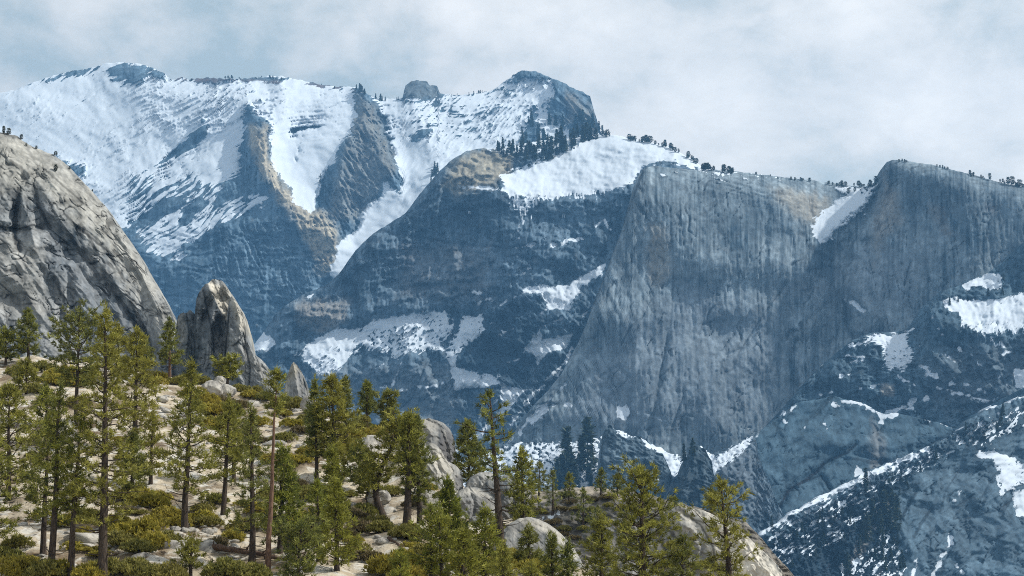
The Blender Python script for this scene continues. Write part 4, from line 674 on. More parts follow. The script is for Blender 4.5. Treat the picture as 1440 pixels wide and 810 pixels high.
T(845, 862, 848, 738, 30, 'pine', "full young pine at the bottom edge left of the round-crowned pine", cb=.05, nb=90, dens=8)
T(904, 868, 903, 674, 46, 'open', "large round-crowned open pine with stout trunk at the bottom right of centre", cb=.12, nb=110, dens=9.5, k=12, r0=.3, dead=8, droop=-.1)
T(1031, 872, 1016, 684, 36, 'open', "one-sided wind-shaped pine in front of the pale outcrop", bk=M_BARK, cb=.18, nb=80, dens=8, k=11, r0=.26, dead=10, gap=.4)
T(960, 880, 962, 758, 34, 'pine', "low dense pine between the round-crowned and wind-shaped pines", mat=M_DEEP, cb=.05, nb=80, dens=8)
T(706, 880, 708, 770, 30, 'pine', "bushy pine top rising from the bottom edge beside the dying pine's trunk", cb=.02, nb=70, dens=8)
T(560, 880, 562, 778, 30, 'pine', "bright pine top rising from the bottom edge below the open sand", mat=M_BRIGHT, cb=.02, nb=70, dens=8)
T(745, 900, 748, 800, 30, 'pine', "pine tip at the bottom edge under the two small slab pines", cb=.02, nb=60, dens=8)
# --- on the shaded ridge behind
for px, py, tp, r, lab in ((777, 722, 664, 13, "dark pine on the shaded ridge, left of the brown hollow"), (800, 706, 668, 11, "slender dark pine on the shaded ridge in front of the tall firs"), (820, 742, 690, 15, "dark wide pine in the brown hollow of the shaded ridge"),
                            (758, 697, 652, 15, "fuzzy pine behind the full green pine on the shaded ridge"), (845, 696, 662, 12, "pale thin pine on the shaded ridge left of the round-crowned pine"), (712, 695, 660, 14, "dark pine behind the dying pine on the shaded ridge"),
                            (868, 700, 668, 12, "scrubby pine on the shaded ridge behind the round-crowned pine"), (1000, 722, 690, 12, "small scrubby pine on top of the pale outcrop"), (840, 770, 716, 18, "dark pine low on the shaded ridge left of the round-crowned pine"), (880, 790, 742, 20, "dark bushy pine low on the shaded ridge behind the round-crowned pine"), (948, 745, 702, 16, "grey-green pine leaning over the pale outcrop's left end")):
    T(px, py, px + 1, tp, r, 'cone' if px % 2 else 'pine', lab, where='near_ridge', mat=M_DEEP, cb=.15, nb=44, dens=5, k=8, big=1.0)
# ================================================================== FAR TREES
def far_mesh(name, seed, wide, kind):
    rs = np.random.RandomState(seed); parts = [tube([(0, 0, -.08), (0, 0, .5), (.0, 0, 1)], [.018, .014, .004], 4)]
    Vt, Ft = parts[0]; tri = np.concatenate([Ft[:, [0, 1, 2]], Ft[:, [0, 2, 3]]])
    n = 170; u = rs.rand(n) ** 1.1 if kind == 'fir' else .2 + .8 * rs.rand(n)
    r = wide * ((1 - u) ** .8 + .05 if kind == 'fir' else (np.clip(np.sin(np.clip((u - .1) / .95, 0, 1) * 3.0), 0, 1) ** .6 * (.5 + .5 * rs.rand(n)) + .06))
    a = rs.rand(n) * 6.28; q = (.45 + .55 * rs.rand(n)) * r; c = np.stack([np.cos(a) * q, np.sin(a) * q, .06 + u * .92 - .12 * q], -1)
    k = 3; cc = np.repeat(c, k, 0); d = rs.randn(n * k, 3) * [.05, .05, .028]; e = rs.randn(n * k, 3) * [.05, .05, .03]
    V = np.stack([cc + d, cc + e, cc - d * .6 - e * .6 - [0, 0, .02]], 1).reshape(-1, 3)
    V = np.concatenate([Vt, V]); Fa = np.concatenate([tri, np.arange(n * k * 3).reshape(-1, 3) + len(Vt)])
    return mesh_np(name, V, Fa, M_FIR, False, {'tint': ('FLOAT', np.concatenate([np.zeros(len(Vt)), np.repeat(rs.rand(n), k * 3)]))})
FARS = {'fir': [far_mesh("fir_tree", 900 + i, .15 + .02 * i, 'fir') for i in range(4)], 'pine': [far_mesh("pine_tree", 950 + i, .26 + .04 * i, 'pine') for i in range(4)]}
def far(px, py, hpx, where, kind, label, group):
    p = o_at[where](px, py); h = hpx * p[1] / F
    o = link(kind + "_tree", random.choice(FARS[kind])); o.location = p - np.array([0, 0, h * .06]); w_ = h * random.uniform(.8, 1.15)
    o.scale = (w_, w_, h); o.rotation_euler.z = random.uniform(0, 6.28); tag(o, label, 'tree', group); return o
rr = random.Random(5)
def along(poly, n, h0, h1, where, kind, label, group, off=(1, 4)):
    pl = pts(poly); c = 0; span = abs(pl[-1, 0] - pl[0, 0])
    while c < n:
        f0 = rr.random() * (len(pl) - 1); big = rr.random()
        for _ in range(min(n - c, rr.choice((1, 1, 2, 3, 5, 6)))):
            f = min(max(f0 + rr.gauss(0, .035) * (len(pl) - 1) * 120 / span, 0), len(pl) - 1.001); k = int(f); q = f - k
            x, y = pl[k] * (1 - q) + pl[k + 1] * q
            far(x, y + rr.uniform(*off), h0 * .6 + (h1 - h0 * .6) * (.5 * big + .5 * rr.random()) ** 1.4, where, kind, label, group); c += 1
def inside(poly, n, h0, h1, where, kind, label, group):
    pl = pts(poly); c = 0
    while c < n:
        x = rr.uniform(pl[:, 0].min(), pl[:, 0].max()); y = rr.uniform(pl[:, 1].min(), pl[:, 1].max())
        if sdpoly(np.array([[x]]), np.array([[y]]), pl, 9)[0, 0] > 0: far(x, y, rr.uniform(h0, h1), where, kind, label, group); c += 1
A, B = "dark conifer in the band of trees under the snowy summit dome", "conifers under the summit dome"
inside("745,170 800,160 845,178 850,190 790,205 745,225 720,205", 40, 9, 22, "far_mountain", 'fir', A, B)
inside("700,212 760,200 840,188 850,192 800,210 760,235 715,232", 46, 10, 24, "middle_mountain", 'fir', A, B)
for x, y, h in ((775, 222, 34), (806, 205, 26), (790, 210, 28), (768, 225, 24), (752, 226, 24), (740, 224, 22), (700, 212, 16), (707, 210, 18), (830, 197, 22), (820, 200, 26)): far(x, y, h, "middle_mountain", 'fir', A, B)
along("846,188 870,191 900,197 940,206 965,219 985,232", 44, 6, 14, "middle_mountain", 'pine', "little pine on the snowy ridge running down right from the summit dome", "pines on the snowy ridge")
along("985,236 1000,239 1040,242", 22, 8, 16, "granite_face_mountain", 'pine', "dark pine on the crest above the flat granite face", "pines above the face", (0, 3))
along("1040,242 1093,249 1160,257 1193,262 1232,260", 34, 4, 10, "granite_face_mountain", 'pine', "tiny pine on the crest between the granite face and snowy notch", "pines by the notch", (0, 3))
for x, y, h in ((1224, 264, 12), (1232, 258, 12), (1193, 272, 9), (1202, 270, 8)): far(x, y, h, "granite_face_mountain", 'pine', "scrubby pine at the top of the snowy notch beside the peak", "pines at the notch")
along("1262,226 1310,232 1370,247 1440,264", 34, 4, 9, "granite_face_mountain", 'pine', "tiny pine along the sloping top of the dark right-hand peak", "pines on the peak", (0, 2))
for x, y, h in ((1392, 254, 12), (1418, 260, 13), (1424, 262, 15), (1434, 264, 12), (1364, 246, 8)): far(x, y, h, "granite_face_mountain", 'pine', "larger scrubby pine at the right end of the dark peak's top", "larger pines on the peak")
along("500,124 512,130 530,139 560,140", 16, 7, 13, "far_mountain", 'fir', "dark fir on the skyline left of the square summit block", "firs by the summit block", (0, 3))
along("620,133 660,133 700,124", 12, 4, 7, "far_mountain", 'fir', "tiny fir on the skyline right of the square summit block", "firs right of the summit block", (0, 2))
along("245,113 300,110 380,108 480,123", 34, 2.5, 6, "far_mountain", 'pine', "tiny dark tree along the far snowy skyline", "trees on the far skyline", (0, 3))
inside("597,262 612,235 618,238 603,265", 7, 9, 16, "far_mountain", 'fir', "fir in the short row at the edge of the snow couloir", "firs by the couloir")
inside("444,255 470,225 476,235 455,285", 8, 4, 8, "far_mountain", 'fir', "tiny fir beside the left edge of the right rock rib", "firs beside the rib")
inside("345,215 360,235 392,262 375,262 345,250", 16, 4, 8, "far_mountain", 'fir', "tiny fir on the dark left flank of the left rock rib", "firs on the left rib")
for x, y, h, lab in ((797, 676, 80, "tallest but one dark fir, on the snow apron below the granite face"), (826, 660, 78, "tallest dark fir with narrow spire on the snow apron below the granite face"), (817, 652, 40, "short dark fir tucked left of the tallest apron fir"), (784, 690, 48, "dark fir left of and lower than the two tall apron firs"), (808, 690, 42, "short dark fir between the two tall apron firs")):
    far(x, y, h, "snow_apron_mountain", 'fir', lab, "firs on the snow apron")
inside("790,665 850,665 880,700 780,705", 20, 12, 30, "snow_apron_mountain", 'fir', "small dark fir in the clump at the foot of the tall apron firs", "firs at the apron's foot")
for x, y, h in ((962, 640, 26), (974, 636, 22)): far(x, y, h, "dark_pinnacle_mountain", 'fir', "dark fir standing on the dark rock pinnacle", "firs on the pinnacle")
inside("1076,762 1110,738 1220,690 1300,655 1330,640 1240,720 1180,770 1110,800", 34, 8, 16, "forested_slab_mountain", 'fir', "small dark fir on the snowy diagonal ramp at lower right", "firs on the ramp")
for x, y, h in ((1218, 690, 34), (1228, 740, 40), (1244, 735, 48), (1256, 742, 52), (1238, 750, 36), (1220, 760, 40), (1192, 815, 40), (1262, 730, 36), (1250, 700, 34), (1085, 735, 16)):
    far(x, y, h, "forested_slab_mountain", 'fir', "tall dark fir in the gully crossing the lower right ramp", "tall firs in the gully")
inside("1190,770 1250,720 1275,800 1210,810", 22, 12, 24, "forested_slab_mountain", 'fir', "mid-sized dark fir low in the gully at lower right", "firs low in the gully")
inside("1340,615 1400,580 1440,570 1440,600 1380,630", 12, 8, 14, "forested_slab_mountain", 'fir', "dark fir on the upper end of the snowy ramp at right", "firs at the ramp's top")
inside("1320,430 1440,380 1440,410 1330,440", 10, 5, 12, "dark_buttress_mountain", 'fir', "dark fir on the snowy shelf of the right buttress", "firs on the buttress")
inside("640,400 640,470 632,470 628,435", 3, 12, 20, "middle_mountain", 'fir', "dark fir on the snowy bench below the middle cliff", "firs on the bench")
for x, y, h, lab in ((5, 189, 13, "dark pine cluster's left tree on top of the granite dome"), (12, 190, 11, "dark pine second on top of the granite dome"), (30, 197, 9, "reddish little pine on the granite dome's shoulder"), (37, 206, 6, "red-brown bush-sized pine on the granite dome's shoulder"), (51, 210, 6, "tiny dark pine on the granite dome's upper rim"), (78, 218, 8, "rounded dark pine on the granite dome's rim above the steep part"), (78, 242, 12, "dark pine growing in a crack inside the granite dome's rim"), (98, 238, 5, "tiny pine lower on the granite dome's rim"), (130, 258, 4, "tiniest pine on the granite dome's steep rim")):
    far(x, y, h, "granite_dome_mountain", 'pine', lab, None)
# ================================================================== ROCKS
def boulder_mat():
    t = NT("boulder_granite"); p = t.obj(); rnd = t.n('ShaderNodeObjectInfo').outputs['Random']
    a = t.noise(.5, 6, .6, p); b = t.noise(4, 5, .65, p); s = t.noise(1.1, 4, .6, t.obj(1.6, 1.6, .3))
    c = t.mix(t.ramp(a, (.38, 0.), (.62, 1.)), (.24, .23, .215), (.46, .44, .40)); c = t.mix(t.ramp(s, (.54, 0.), (.66, .75)), c, (.10, .10, .105))
    k = t.math('MULTIPLY_ADD', b, .6); t.t.nodes[-1].inputs[2].default_value = .68
    c = t.mix(1., c, t.n('ShaderNodeCombineColor', Red=k, Green=k, Blue=k).outputs[0], 'MULTIPLY')
    bm_ = t.n('ShaderNodeBump', Strength=.5, Distance=.15, Height=b)
    bs = t.n('ShaderNodeBsdfPrincipled', **{'Base Color': c, 'Roughness': .88, 'Normal': bm_.outputs[0]}); bs.inputs['Specular IOR Level'].default_value = .15
    return t.end(bs.outputs[0])
M_BOULDER = boulder_mat()
import bmesh
def rock_mesh(name, seed, sub=4, rough=.16, cuts=4, crease=None):
    bm = bmesh.new(); bmesh.ops.create_icosphere(bm, subdivisions=sub, radius=1); me = bpy.data.meshes.new(name); bm.to_mesh(me); bm.free()
    V = np.empty(len(me.vertices) * 3, np.float32); me.vertices.foreach_get("co", V); V = V.reshape(-1, 3).astype(float); rs = np.random.RandomState(seed)
    for _ in range(cuts):
        n = unit(rs.randn(3)); h = .62 + .25 * rs.rand(); d = V @ n - h; V -= np.clip(d, 0, None)[:, None] * n * .85
    N = unit(V.copy()); f = fbm(V[:, 0] * 1.3 + V[:, 2] * .7 + seed, V[:, 1] * 1.3 - V[:, 2] * .8, 4, 400 + seed % 7)
    V += N * rough * f[:, None]
    if crease is not None:
        n, h, w_, dep = crease; d = np.abs(V @ unit(np.array(n)) - h); V -= N * (dep * np.exp(-(d / w_) ** 2))[:, None]
    me.vertices.foreach_set("co", V.astype(np.float32).ravel()); me.polygons.foreach_set("use_smooth", np.ones(len(me.polygons), bool)); me.materials.append(M_BOULDER); me.update(); return me
def boulder(x0, y0, x1, y1, seed, label, dep=1., tilt=0., where=None, py=None, sub=5, crease=None, rough=.16, cuts=4, off=0., name="boulder", group=None):
    px, pb = (x0 + x1) / 2, py or y1
    base = gpoint(np.float64(px), np.float64(min(pb, 900)), False) if where is None else o_at[where](px, pb)
    Y = base[1] + off; m = Y / F; c = P(px, (y0 + y1) / 2, Y); o = link(name, rock_mesh(name, seed, sub, rough, cuts, crease))
    o.location = c; o.scale = ((x1 - x0) / 2 * m * 1.06, (x1 - x0) / 2 * m * dep, (y1 - y0) / 2 * m * 1.08); o.rotation_euler = (0, R(tilt), 0); tag(o, label, 'boulder', group); return o
def block(top, yb, vis, label, seed, rnd=(16, 9), base=(.205, .203, .195), **kw):
    tpp = pts(top); Y = float(gdepth(np.float64(tpp[:, 0].mean()), np.float64(vis))) + kw.pop('off', 0)
    kw.setdefault('reliefs', [('f', 0, 22, 20, 4, 3.2, None), ('r', 40, 22, 7, 3, 1.3, None), ('f', 0, 4, 4, 3, .5, None)])
    o = layer("boulder", top, yb, Y, cot=kw.pop('cot', .5), step=.7, jag=(.6, 5), round_=rnd, mat=M_NEAR, seed=seed, base=list(base), back=.7, depth=60, streak=.6, **kw); del o['kind']
    return tag(o, label, 'boulder')
LIT, SHD = [.36, .345, .31], [.10, .10, .105]  # sunlit and shaded sides of the boulders, painted into their rock colour
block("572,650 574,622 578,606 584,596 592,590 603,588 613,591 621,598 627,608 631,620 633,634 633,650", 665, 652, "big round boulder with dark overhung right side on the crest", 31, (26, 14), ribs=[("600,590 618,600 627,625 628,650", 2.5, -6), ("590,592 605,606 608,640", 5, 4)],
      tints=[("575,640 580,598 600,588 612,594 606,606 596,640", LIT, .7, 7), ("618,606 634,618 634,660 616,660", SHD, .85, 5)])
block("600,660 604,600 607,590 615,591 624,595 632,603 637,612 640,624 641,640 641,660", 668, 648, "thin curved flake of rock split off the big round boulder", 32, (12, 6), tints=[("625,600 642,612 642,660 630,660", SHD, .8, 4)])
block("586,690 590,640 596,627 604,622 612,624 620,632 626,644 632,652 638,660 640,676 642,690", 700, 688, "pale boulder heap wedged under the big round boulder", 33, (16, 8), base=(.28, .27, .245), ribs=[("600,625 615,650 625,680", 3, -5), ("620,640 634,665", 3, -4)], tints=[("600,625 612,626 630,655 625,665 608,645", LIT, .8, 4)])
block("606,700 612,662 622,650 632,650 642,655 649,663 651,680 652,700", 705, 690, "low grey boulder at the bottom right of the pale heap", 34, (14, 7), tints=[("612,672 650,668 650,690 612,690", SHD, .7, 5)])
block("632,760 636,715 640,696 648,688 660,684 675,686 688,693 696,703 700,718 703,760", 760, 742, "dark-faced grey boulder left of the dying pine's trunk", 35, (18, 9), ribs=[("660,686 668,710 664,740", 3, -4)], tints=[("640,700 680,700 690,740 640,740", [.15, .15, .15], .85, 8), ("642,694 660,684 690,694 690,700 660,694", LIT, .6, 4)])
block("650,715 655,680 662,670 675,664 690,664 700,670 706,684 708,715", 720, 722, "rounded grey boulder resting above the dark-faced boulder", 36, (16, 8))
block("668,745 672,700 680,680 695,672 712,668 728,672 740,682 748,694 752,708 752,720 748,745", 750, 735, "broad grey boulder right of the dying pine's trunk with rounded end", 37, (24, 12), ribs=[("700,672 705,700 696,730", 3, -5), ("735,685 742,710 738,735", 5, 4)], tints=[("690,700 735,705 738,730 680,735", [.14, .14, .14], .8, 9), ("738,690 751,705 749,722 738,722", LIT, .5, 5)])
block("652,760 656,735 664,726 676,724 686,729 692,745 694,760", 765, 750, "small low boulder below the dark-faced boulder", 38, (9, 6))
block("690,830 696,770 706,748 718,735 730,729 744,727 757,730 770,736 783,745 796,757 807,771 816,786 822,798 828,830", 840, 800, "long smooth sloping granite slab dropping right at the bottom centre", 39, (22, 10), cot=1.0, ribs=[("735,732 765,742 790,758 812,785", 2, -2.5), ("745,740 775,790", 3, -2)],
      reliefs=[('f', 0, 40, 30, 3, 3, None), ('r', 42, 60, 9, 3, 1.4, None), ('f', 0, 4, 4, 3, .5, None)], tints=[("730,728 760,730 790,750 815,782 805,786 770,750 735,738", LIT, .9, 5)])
boulder(504, 614, 537, 645, 14, "lone grey boulder with dark right face on the open crest", tilt=20, py=645, cuts=6)
boulder(424, 557, 448, 582, 15, "pale pointed boulder on the crest below the small pinnacle", tilt=-25, py=582, cuts=5)
boulder(284, 537, 316, 560, 16, "dark-faced boulder at the crest below the spire", tilt=15, py=558, cuts=5)
boulder(308, 540, 332, 560, 17, "white boulder touching the dark-faced crest boulder", tilt=25, py=560)
boulder(300, 529, 318, 545, 18, "small angular crest boulder behind the white one", py=552)
boulder(518, 688, 548, 714, 19, "flat pale boulder behind the curved-trunk pine", py=712)
boulder(585, 690, 618, 722, 20, "half-buried pale boulder right of the slim-trunked pine", py=720)
boulder(-6, 585, 22, 606, 21, "small pale boulder at the left edge under the crest pines", py=604)
boulder(76, 590, 108, 622, 22, "rounded tan boulder beside the thick grey trunk at left", py=620)
SMALL = [rock_mesh("rock", 60 + i, 3, .2, 6) for i in range(5)]
zones = (("228,752 330,735 330,772 240,778", 42, "grey rock in the rubble around the big conical pine's foot", "rubble at the conical pine"), ("205,560 260,548 300,640 240,650", 40, "white stone on the bright sandy strip left of the shrubs", "stones on the sandy strip"),
         ("330,560 430,570 440,660 350,640", 40, "pale stone on the sandy slope under the crest shrubs", "stones under the crest"), ("430,660 540,690 560,780 470,740", 30, "flat pale stone on the open sand at centre", "stones on the open sand"), ("540,740 660,730 690,800 560,800", 26, "pale stone below the curved-trunk pine", "stones below the curved pine"), ("0,720 200,740 220,800 0,800", 16, "tan stone on the sandy ground under the left grove", "stones under the grove"))
for poly, n, lab, grp in zones:
    pl = pts(poly); c = 0
    while c < n:
        x = rr.uniform(pl[:, 0].min(), pl[:, 0].max()); y = rr.uniform(pl[:, 1].min(), pl[:, 1].max())
        if sdpoly(np.array([[x]]), np.array([[y]]), pl, 9)[0, 0] < 0: continue
        p = gpoint(np.float64(x), np.float64(y)); o = link("rock", rr.choice(SMALL)); s = rr.uniform(.15, .5) * (1 + (rr.random() < .15)); o.location = p
        o.scale = (s * rr.uniform(.8, 1.6), s * rr.uniform(.8, 1.3), s * rr.uniform(.4, .8)); o.rotation_euler = (rr.uniform(-.3, .3), rr.uniform(-.3, .3), rr.uniform(0, 6)); tag(o, lab, 'rock', grp); c += 1
# ================================================================== SHRUBS
def shrub_mesh(seed, mat):
    rs = np.random.RandomState(seed); n = 420; a = rs.rand(n) * 6.28; lobes = rs.rand(6, 2) * 1.1 - .55; lr = .38 + .4 * rs.rand(6)
    k = rs.randint(0, 6, n); q = np.sqrt(rs.rand(n)); x = lobes[k, 0] + np.cos(a) * q * lr[k]; y = lobes[k, 1] + np.sin(a) * q * lr[k]
    z = np.sqrt(np.clip(1.02 - q ** 2, 0, 1)) * lr[k] * .95 * (.35 + .65 * rs.rand(n) ** .4) + .03
    c = np.stack([x, y, z], -1); V, Fa, tint = tufts(rs, c, unit(c * [1, 1, .4] + [0, 0, .5]), 9, .17, .075, .8, .5)
    return mesh_np("shrub", V, Fa, mat, False, {'tint': ('FLOAT', tint)})
SHR = {m.name: [shrub_mesh(700 + i * 3 + j * 31, m) for i in range(3)] for j, m in enumerate((M_SHRUB, M_SHRUB_OLIVE, M_SHRUB_DRY))}
def shrub(x, y, w_, hh, key, lab, grp):
    p = gpoint(np.float64(x), np.float64(y)); m = p[1] / F; o = link("shrub", rr.choice(SHR[key])); o.location = p - np.array([0, 0, .05]); o.scale = (w_ * m * 1.0, w_ * m * 1.0, hh * m * 1.9)
    o.rotation_euler.z = rr.uniform(0, 6.28); tag(o, lab, 'shrub', grp); return o
Y_, O_, D_ = M_SHRUB.name, M_SHRUB_OLIVE.name, M_SHRUB_DRY.name
for lab, grp, items in (("olive shrub in the band along the crest at the granite dome's foot", "shrubs at the dome's foot", [(20, 530, 20, 10, O_), (60, 528, 22, 11, O_), (85, 533, 24, 12, Y_), (95, 545, 26, 13, Y_), (70, 545, 22, 11, Y_), (120, 532, 20, 10, O_), (205, 538, 16, 9, O_), (225, 535, 16, 9, Y_), (250, 540, 16, 9, O_), (268, 538, 18, 10, O_), (285, 544, 16, 9, O_), (215, 545, 16, 8, Y_), (50, 560, 20, 11, O_), (115, 575, 22, 12, O_), (10, 560, 22, 12, O_)]),
   ("low green shrub on the crest between the spire and the small pinnacle", "shrubs below the pinnacle", [(338, 556, 15, 8, O_), (352, 562, 16, 8, Y_), (370, 563, 16, 9, O_), (392, 572, 18, 10, O_), (405, 570, 16, 11, O_), (418, 574, 16, 12, O_), (398, 584, 18, 8, Y_), (360, 552, 12, 7, O_), (436, 590, 18, 9, O_)]),
   ("yellow-green shrub on the slope right of the sandy strip", "shrubs right of the sandy strip", [(275, 560, 18, 10, Y_), (288, 572, 22, 12, Y_), (300, 590, 24, 13, Y_), (310, 605, 22, 12, Y_), (280, 588, 20, 11, O_), (325, 590, 20, 11, O_), (305, 572, 18, 10, D_), (335, 575, 18, 9, D_), (345, 612, 18, 10, O_), (265, 575, 16, 9, O_), (360, 600, 18, 9, Y_)]),
   ("olive shrub among the pale rocks below the small pinnacle", "shrubs among pale rocks", [(400, 622, 20, 10, O_), (420, 655, 22, 11, Y_), (405, 660, 20, 10, O_), (430, 640, 18, 9, Y_), (415, 600, 18, 9, Y_), (425, 612, 16, 8, D_), (380, 650, 20, 10, Y_), (440, 705, 24, 13, O_), (425, 702, 22, 11, O_), (420, 690, 18, 8, D_), (460, 605, 18, 10, Y_), (500, 620, 20, 11, Y_), (490, 635, 22, 12, Y_), (475, 615, 20, 11, O_)]),
   ("green shrub along the central crest near the two small dark pines", "shrubs on the central crest", [(500, 600, 18, 10, O_), (520, 606, 18, 10, O_), (535, 610, 16, 9, Y_), (560, 606, 18, 10, Y_), (545, 600, 14, 8, O_), (575, 612, 16, 9, O_), (512, 596, 14, 8, O_), (555, 620, 16, 9, D_), (580, 640, 18, 10, O_)]),
   ("green shrub growing between the grey boulders of the central pile", "shrubs among the boulders", [(585, 668, 14, 9, O_), (600, 690, 16, 9, Y_), (625, 700, 16, 9, O_), (612, 715, 16, 9, O_), (645, 745, 16, 9, D_), (700, 752, 18, 10, O_), (722, 752, 16, 9, O_), (560, 655, 14, 8, O_), (635, 718, 14, 8, Y_)]),
   ("golden shrub in the sunlit patch left of the big conical pine", "golden shrubs by the conical pine", [(198, 705, 26, 14, Y_), (215, 712, 28, 15, Y_), (235, 730, 26, 13, Y_), (180, 700, 26, 14, O_), (225, 705, 24, 12, Y_), (275, 735, 24, 12, Y_), (285, 722, 22, 11, O_), (300, 712, 22, 11, O_), (245, 742, 22, 11, Y_), (290, 742, 22, 11, O_)]),
   ("bright green shrub in front of the tallest left pine's trunk", "green shrubs below the left grove", [(185, 760, 30, 17, Y_), (205, 755, 28, 16, Y_), (212, 775, 30, 16, Y_), (225, 778, 28, 14, Y_), (170, 775, 28, 15, O_), (240, 770, 24, 13, O_), (195, 785, 30, 14, O_), (160, 745, 24, 13, Y_), (120, 735, 26, 13, O_), (90, 745, 24, 12, Y_)]),
   ("dense shrub in the row along the bottom left edge", "shrubs at the bottom left", [(10, 815, 34, 20, Y_), (35, 812, 32, 18, Y_), (60, 818, 32, 18, O_), (95, 815, 30, 17, Y_), (125, 820, 32, 18, Y_), (155, 812, 30, 16, O_), (185, 818, 32, 18, O_), (215, 815, 30, 16, O_), (240, 818, 32, 18, O_), (0, 790, 30, 16, O_), (20, 772, 26, 13, O_)]),
   ("shrub in the low thicket at the bottom edge around the dark log", "shrubs by the dark log", [(310, 815, 34, 18, O_), (335, 818, 34, 18, O_), (360, 822, 32, 17, O_), (345, 748, 26, 13, O_), (320, 760, 24, 12, Y_), (300, 770, 22, 11, D_), (390, 745, 26, 14, Y_), (430, 745, 28, 16, Y_), (445, 752, 26, 14, D_), (415, 770, 28, 15, O_), (365, 725, 24, 12, Y_), (380, 705, 22, 11, O_)]),
   ("brown-green shrub in the patch left of the curved-trunk pine", "shrubs left of the curved pine", [(500, 738, 24, 14, D_), (515, 730, 24, 13, O_), (528, 742, 26, 13, O_), (540, 752, 24, 12, O_), (505, 752, 24, 13, D_), (490, 725, 22, 11, O_), (550, 700, 20, 10, O_), (530, 705, 18, 9, O_), (485, 762, 24, 13, D_), (500, 780, 26, 13, O_), (518, 790, 24, 12, D_), (565, 762, 26, 13, O_), (585, 760, 24, 12, O_), (575, 752, 22, 11, Y_)]),
   ("shrub in the bottom thicket between the open sand and the dying pine", "shrubs at the bottom centre", [(545, 808, 32, 20, Y_), (565, 800, 30, 18, Y_), (590, 812, 32, 20, Y_), (575, 825, 34, 20, Y_), (640, 800, 30, 18, Y_), (665, 795, 28, 16, O_), (700, 805, 30, 16, Y_), (720, 790, 26, 14, Y_), (660, 775, 24, 13, O_), (735, 800, 26, 14, O_), (600, 780, 24, 12, O_), (640, 745, 22, 11, D_), (650, 760, 22, 12, O_), (760, 815, 30, 16, Y_), (720, 770, 22, 12, Y_), (690, 765, 22, 12, Y_)])):
    for x, y, w_, hh, key in items: shrub(x, y, w_, hh, key, lab, grp)
for poly, n, lab, grp in (("0,535 230,545 250,700 0,700", 16, "small scattered shrub between the pines of the left grove", "scattered shrubs in the left grove"), ("300,610 440,600 470,720 300,720", 16, "small scattered shrub on the rocky slope around the red-trunked pine", "scattered shrubs on the rocky slope"), ("0,700 250,720 420,790 0,800", 12, "small scattered shrub on the lower sandy ground at left", "scattered shrubs on the lower sand"), ("450,640 560,640 640,780 480,780", 10, "small scattered shrub on the sandy slope below the central crest", "scattered shrubs below the crest")):
    pl = pts(poly); c = 0
    while c < n:
        x = rr.uniform(pl[:, 0].min(), pl[:, 0].max()); y = rr.uniform(pl[:, 1].min(), pl[:, 1].max())
        if sdpoly(np.array([[x]]), np.array([[y]]), pl, 9)[0, 0] < 0: continue
        q = (y - 500) / 300; shrub(x, y, rr.uniform(8, 17) * (.7 + .6 * q), rr.uniform(4, 8) * (.7 + .6 * q), rr.choice((Y_, Y_, O_, D_)), lab, grp); c += 1
for i in range(40):
    x = rr.uniform(700, 960); y = rr.uniform(696, 760) + max(0, x - 860) * .1; p = o_at["near_ridge"](x, y); m = p[1] / F
    o = link("shrub", rr.choice(SHR[rr.choice((O_, O_, D_))])); w_ = rr.uniform(9, 20) * m * .7; o.location = p - np.array([0, 0, .2]); o.scale = (w_, w_, w_ * .8); o.rotation_euler.z = rr.uniform(0, 6)
    tag(o, "dark scrubby shrub in the brush on the shaded ridge behind the boulders", 'shrub', "brush on the shaded ridge")
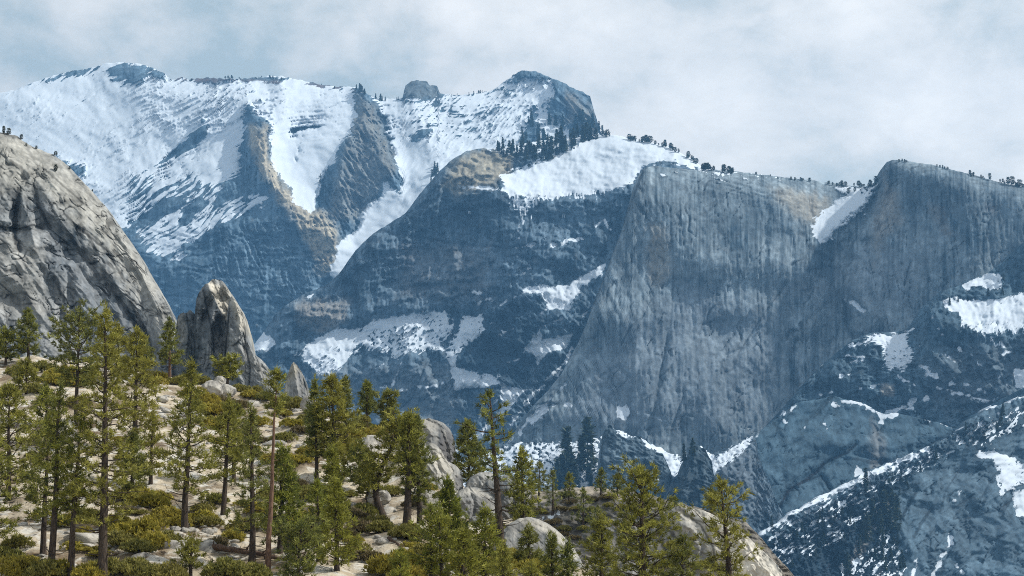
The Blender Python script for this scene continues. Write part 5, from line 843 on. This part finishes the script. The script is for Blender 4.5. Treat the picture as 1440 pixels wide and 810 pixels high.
for x, y, w_ in ((944, 770, 20), (962, 785, 24), (985, 800, 26), (935, 800, 26), (1000, 790, 16), (952, 745, 12), (1010, 805, 20), (975, 760, 12)):
    p = o_at["pale_outcrop_mountain"](x, y); m = p[1] / F; o = link("shrub", rr.choice(SHR[O_])); o.location = p; o.scale = (w_ * m * .7, w_ * m * .7, w_ * m * .6); tag(o, "dark green shrub in a crack of the pale outcrop at the lower right", 'shrub', "shrubs on the pale outcrop")
# ================================================================== FALLEN WOOD
def log(x0, y0, x1, y1, r, label, mat=M_BROWNWOOD, seed=0, stubs=5, name="fallen_log"):
    a = gpoint(np.float64(x0), np.float64(y0)) + [0, 0, r]; b = gpoint(np.float64(x1), np.float64(y1)) + [0, 0, r * .8]
    rs = np.random.RandomState(seed); L = np.linalg.norm(b - a); s = np.linspace(0, 1, 9)[:, None]
    path = (b - a) * s + rs.randn(9, 3) * .03 * [1, 1, .6]; parts = [tube(path, r * (1 - .45 * s[:, 0]) * (1 + .08 * rs.randn(9)), 8)]
    for _ in range(stubs):
        q = rs.rand(); c = (b - a) * q; d = unit(rs.randn(3) * [1, 1, .4] + [0, 0, .7]); l = r * (2 + 3 * rs.rand())
        parts.append(tube([c, c + d * l * .5, c + d * l], [r * .22, r * .15, r * .06], 4))
    V, Fa = merge(parts); o = link(name, mesh_np(name, V, Fa, mat)); o.location = a; tag(o, label, 'log'); return o
log(288, 772, 373, 790, .26, "long dark log lying across the sand left of the red-trunked pine", seed=1)
log(373, 792, 400, 796, .16, "short dark log continuing behind the red-trunked pine", seed=2)
log(500, 600, 534, 612, .22, "reddish log lying on the central crest above the lone boulder", seed=3)
log(412, 676, 448, 688, .14, "thin branch lying on the sand below the slim dark pine, upper one", mat=M_GREYWOOD, seed=4, stubs=8)
log(418, 684, 440, 692, .10, "thin branch lying on the sand below the slim dark pine, lower one", mat=M_BROWNWOOD, seed=5, stubs=8)
log(236, 760, 250, 768, .12, "short brown log by the big conical pine's foot", seed=6)
log(545, 765, 575, 775, .14, "dark broken branch on the sand below the curved-trunk pine", seed=7, stubs=8)
log(385, 585, 410, 592, .12, "weathered grey log on the slope under the small pinnacle", mat=M_GREYWOOD, seed=8)
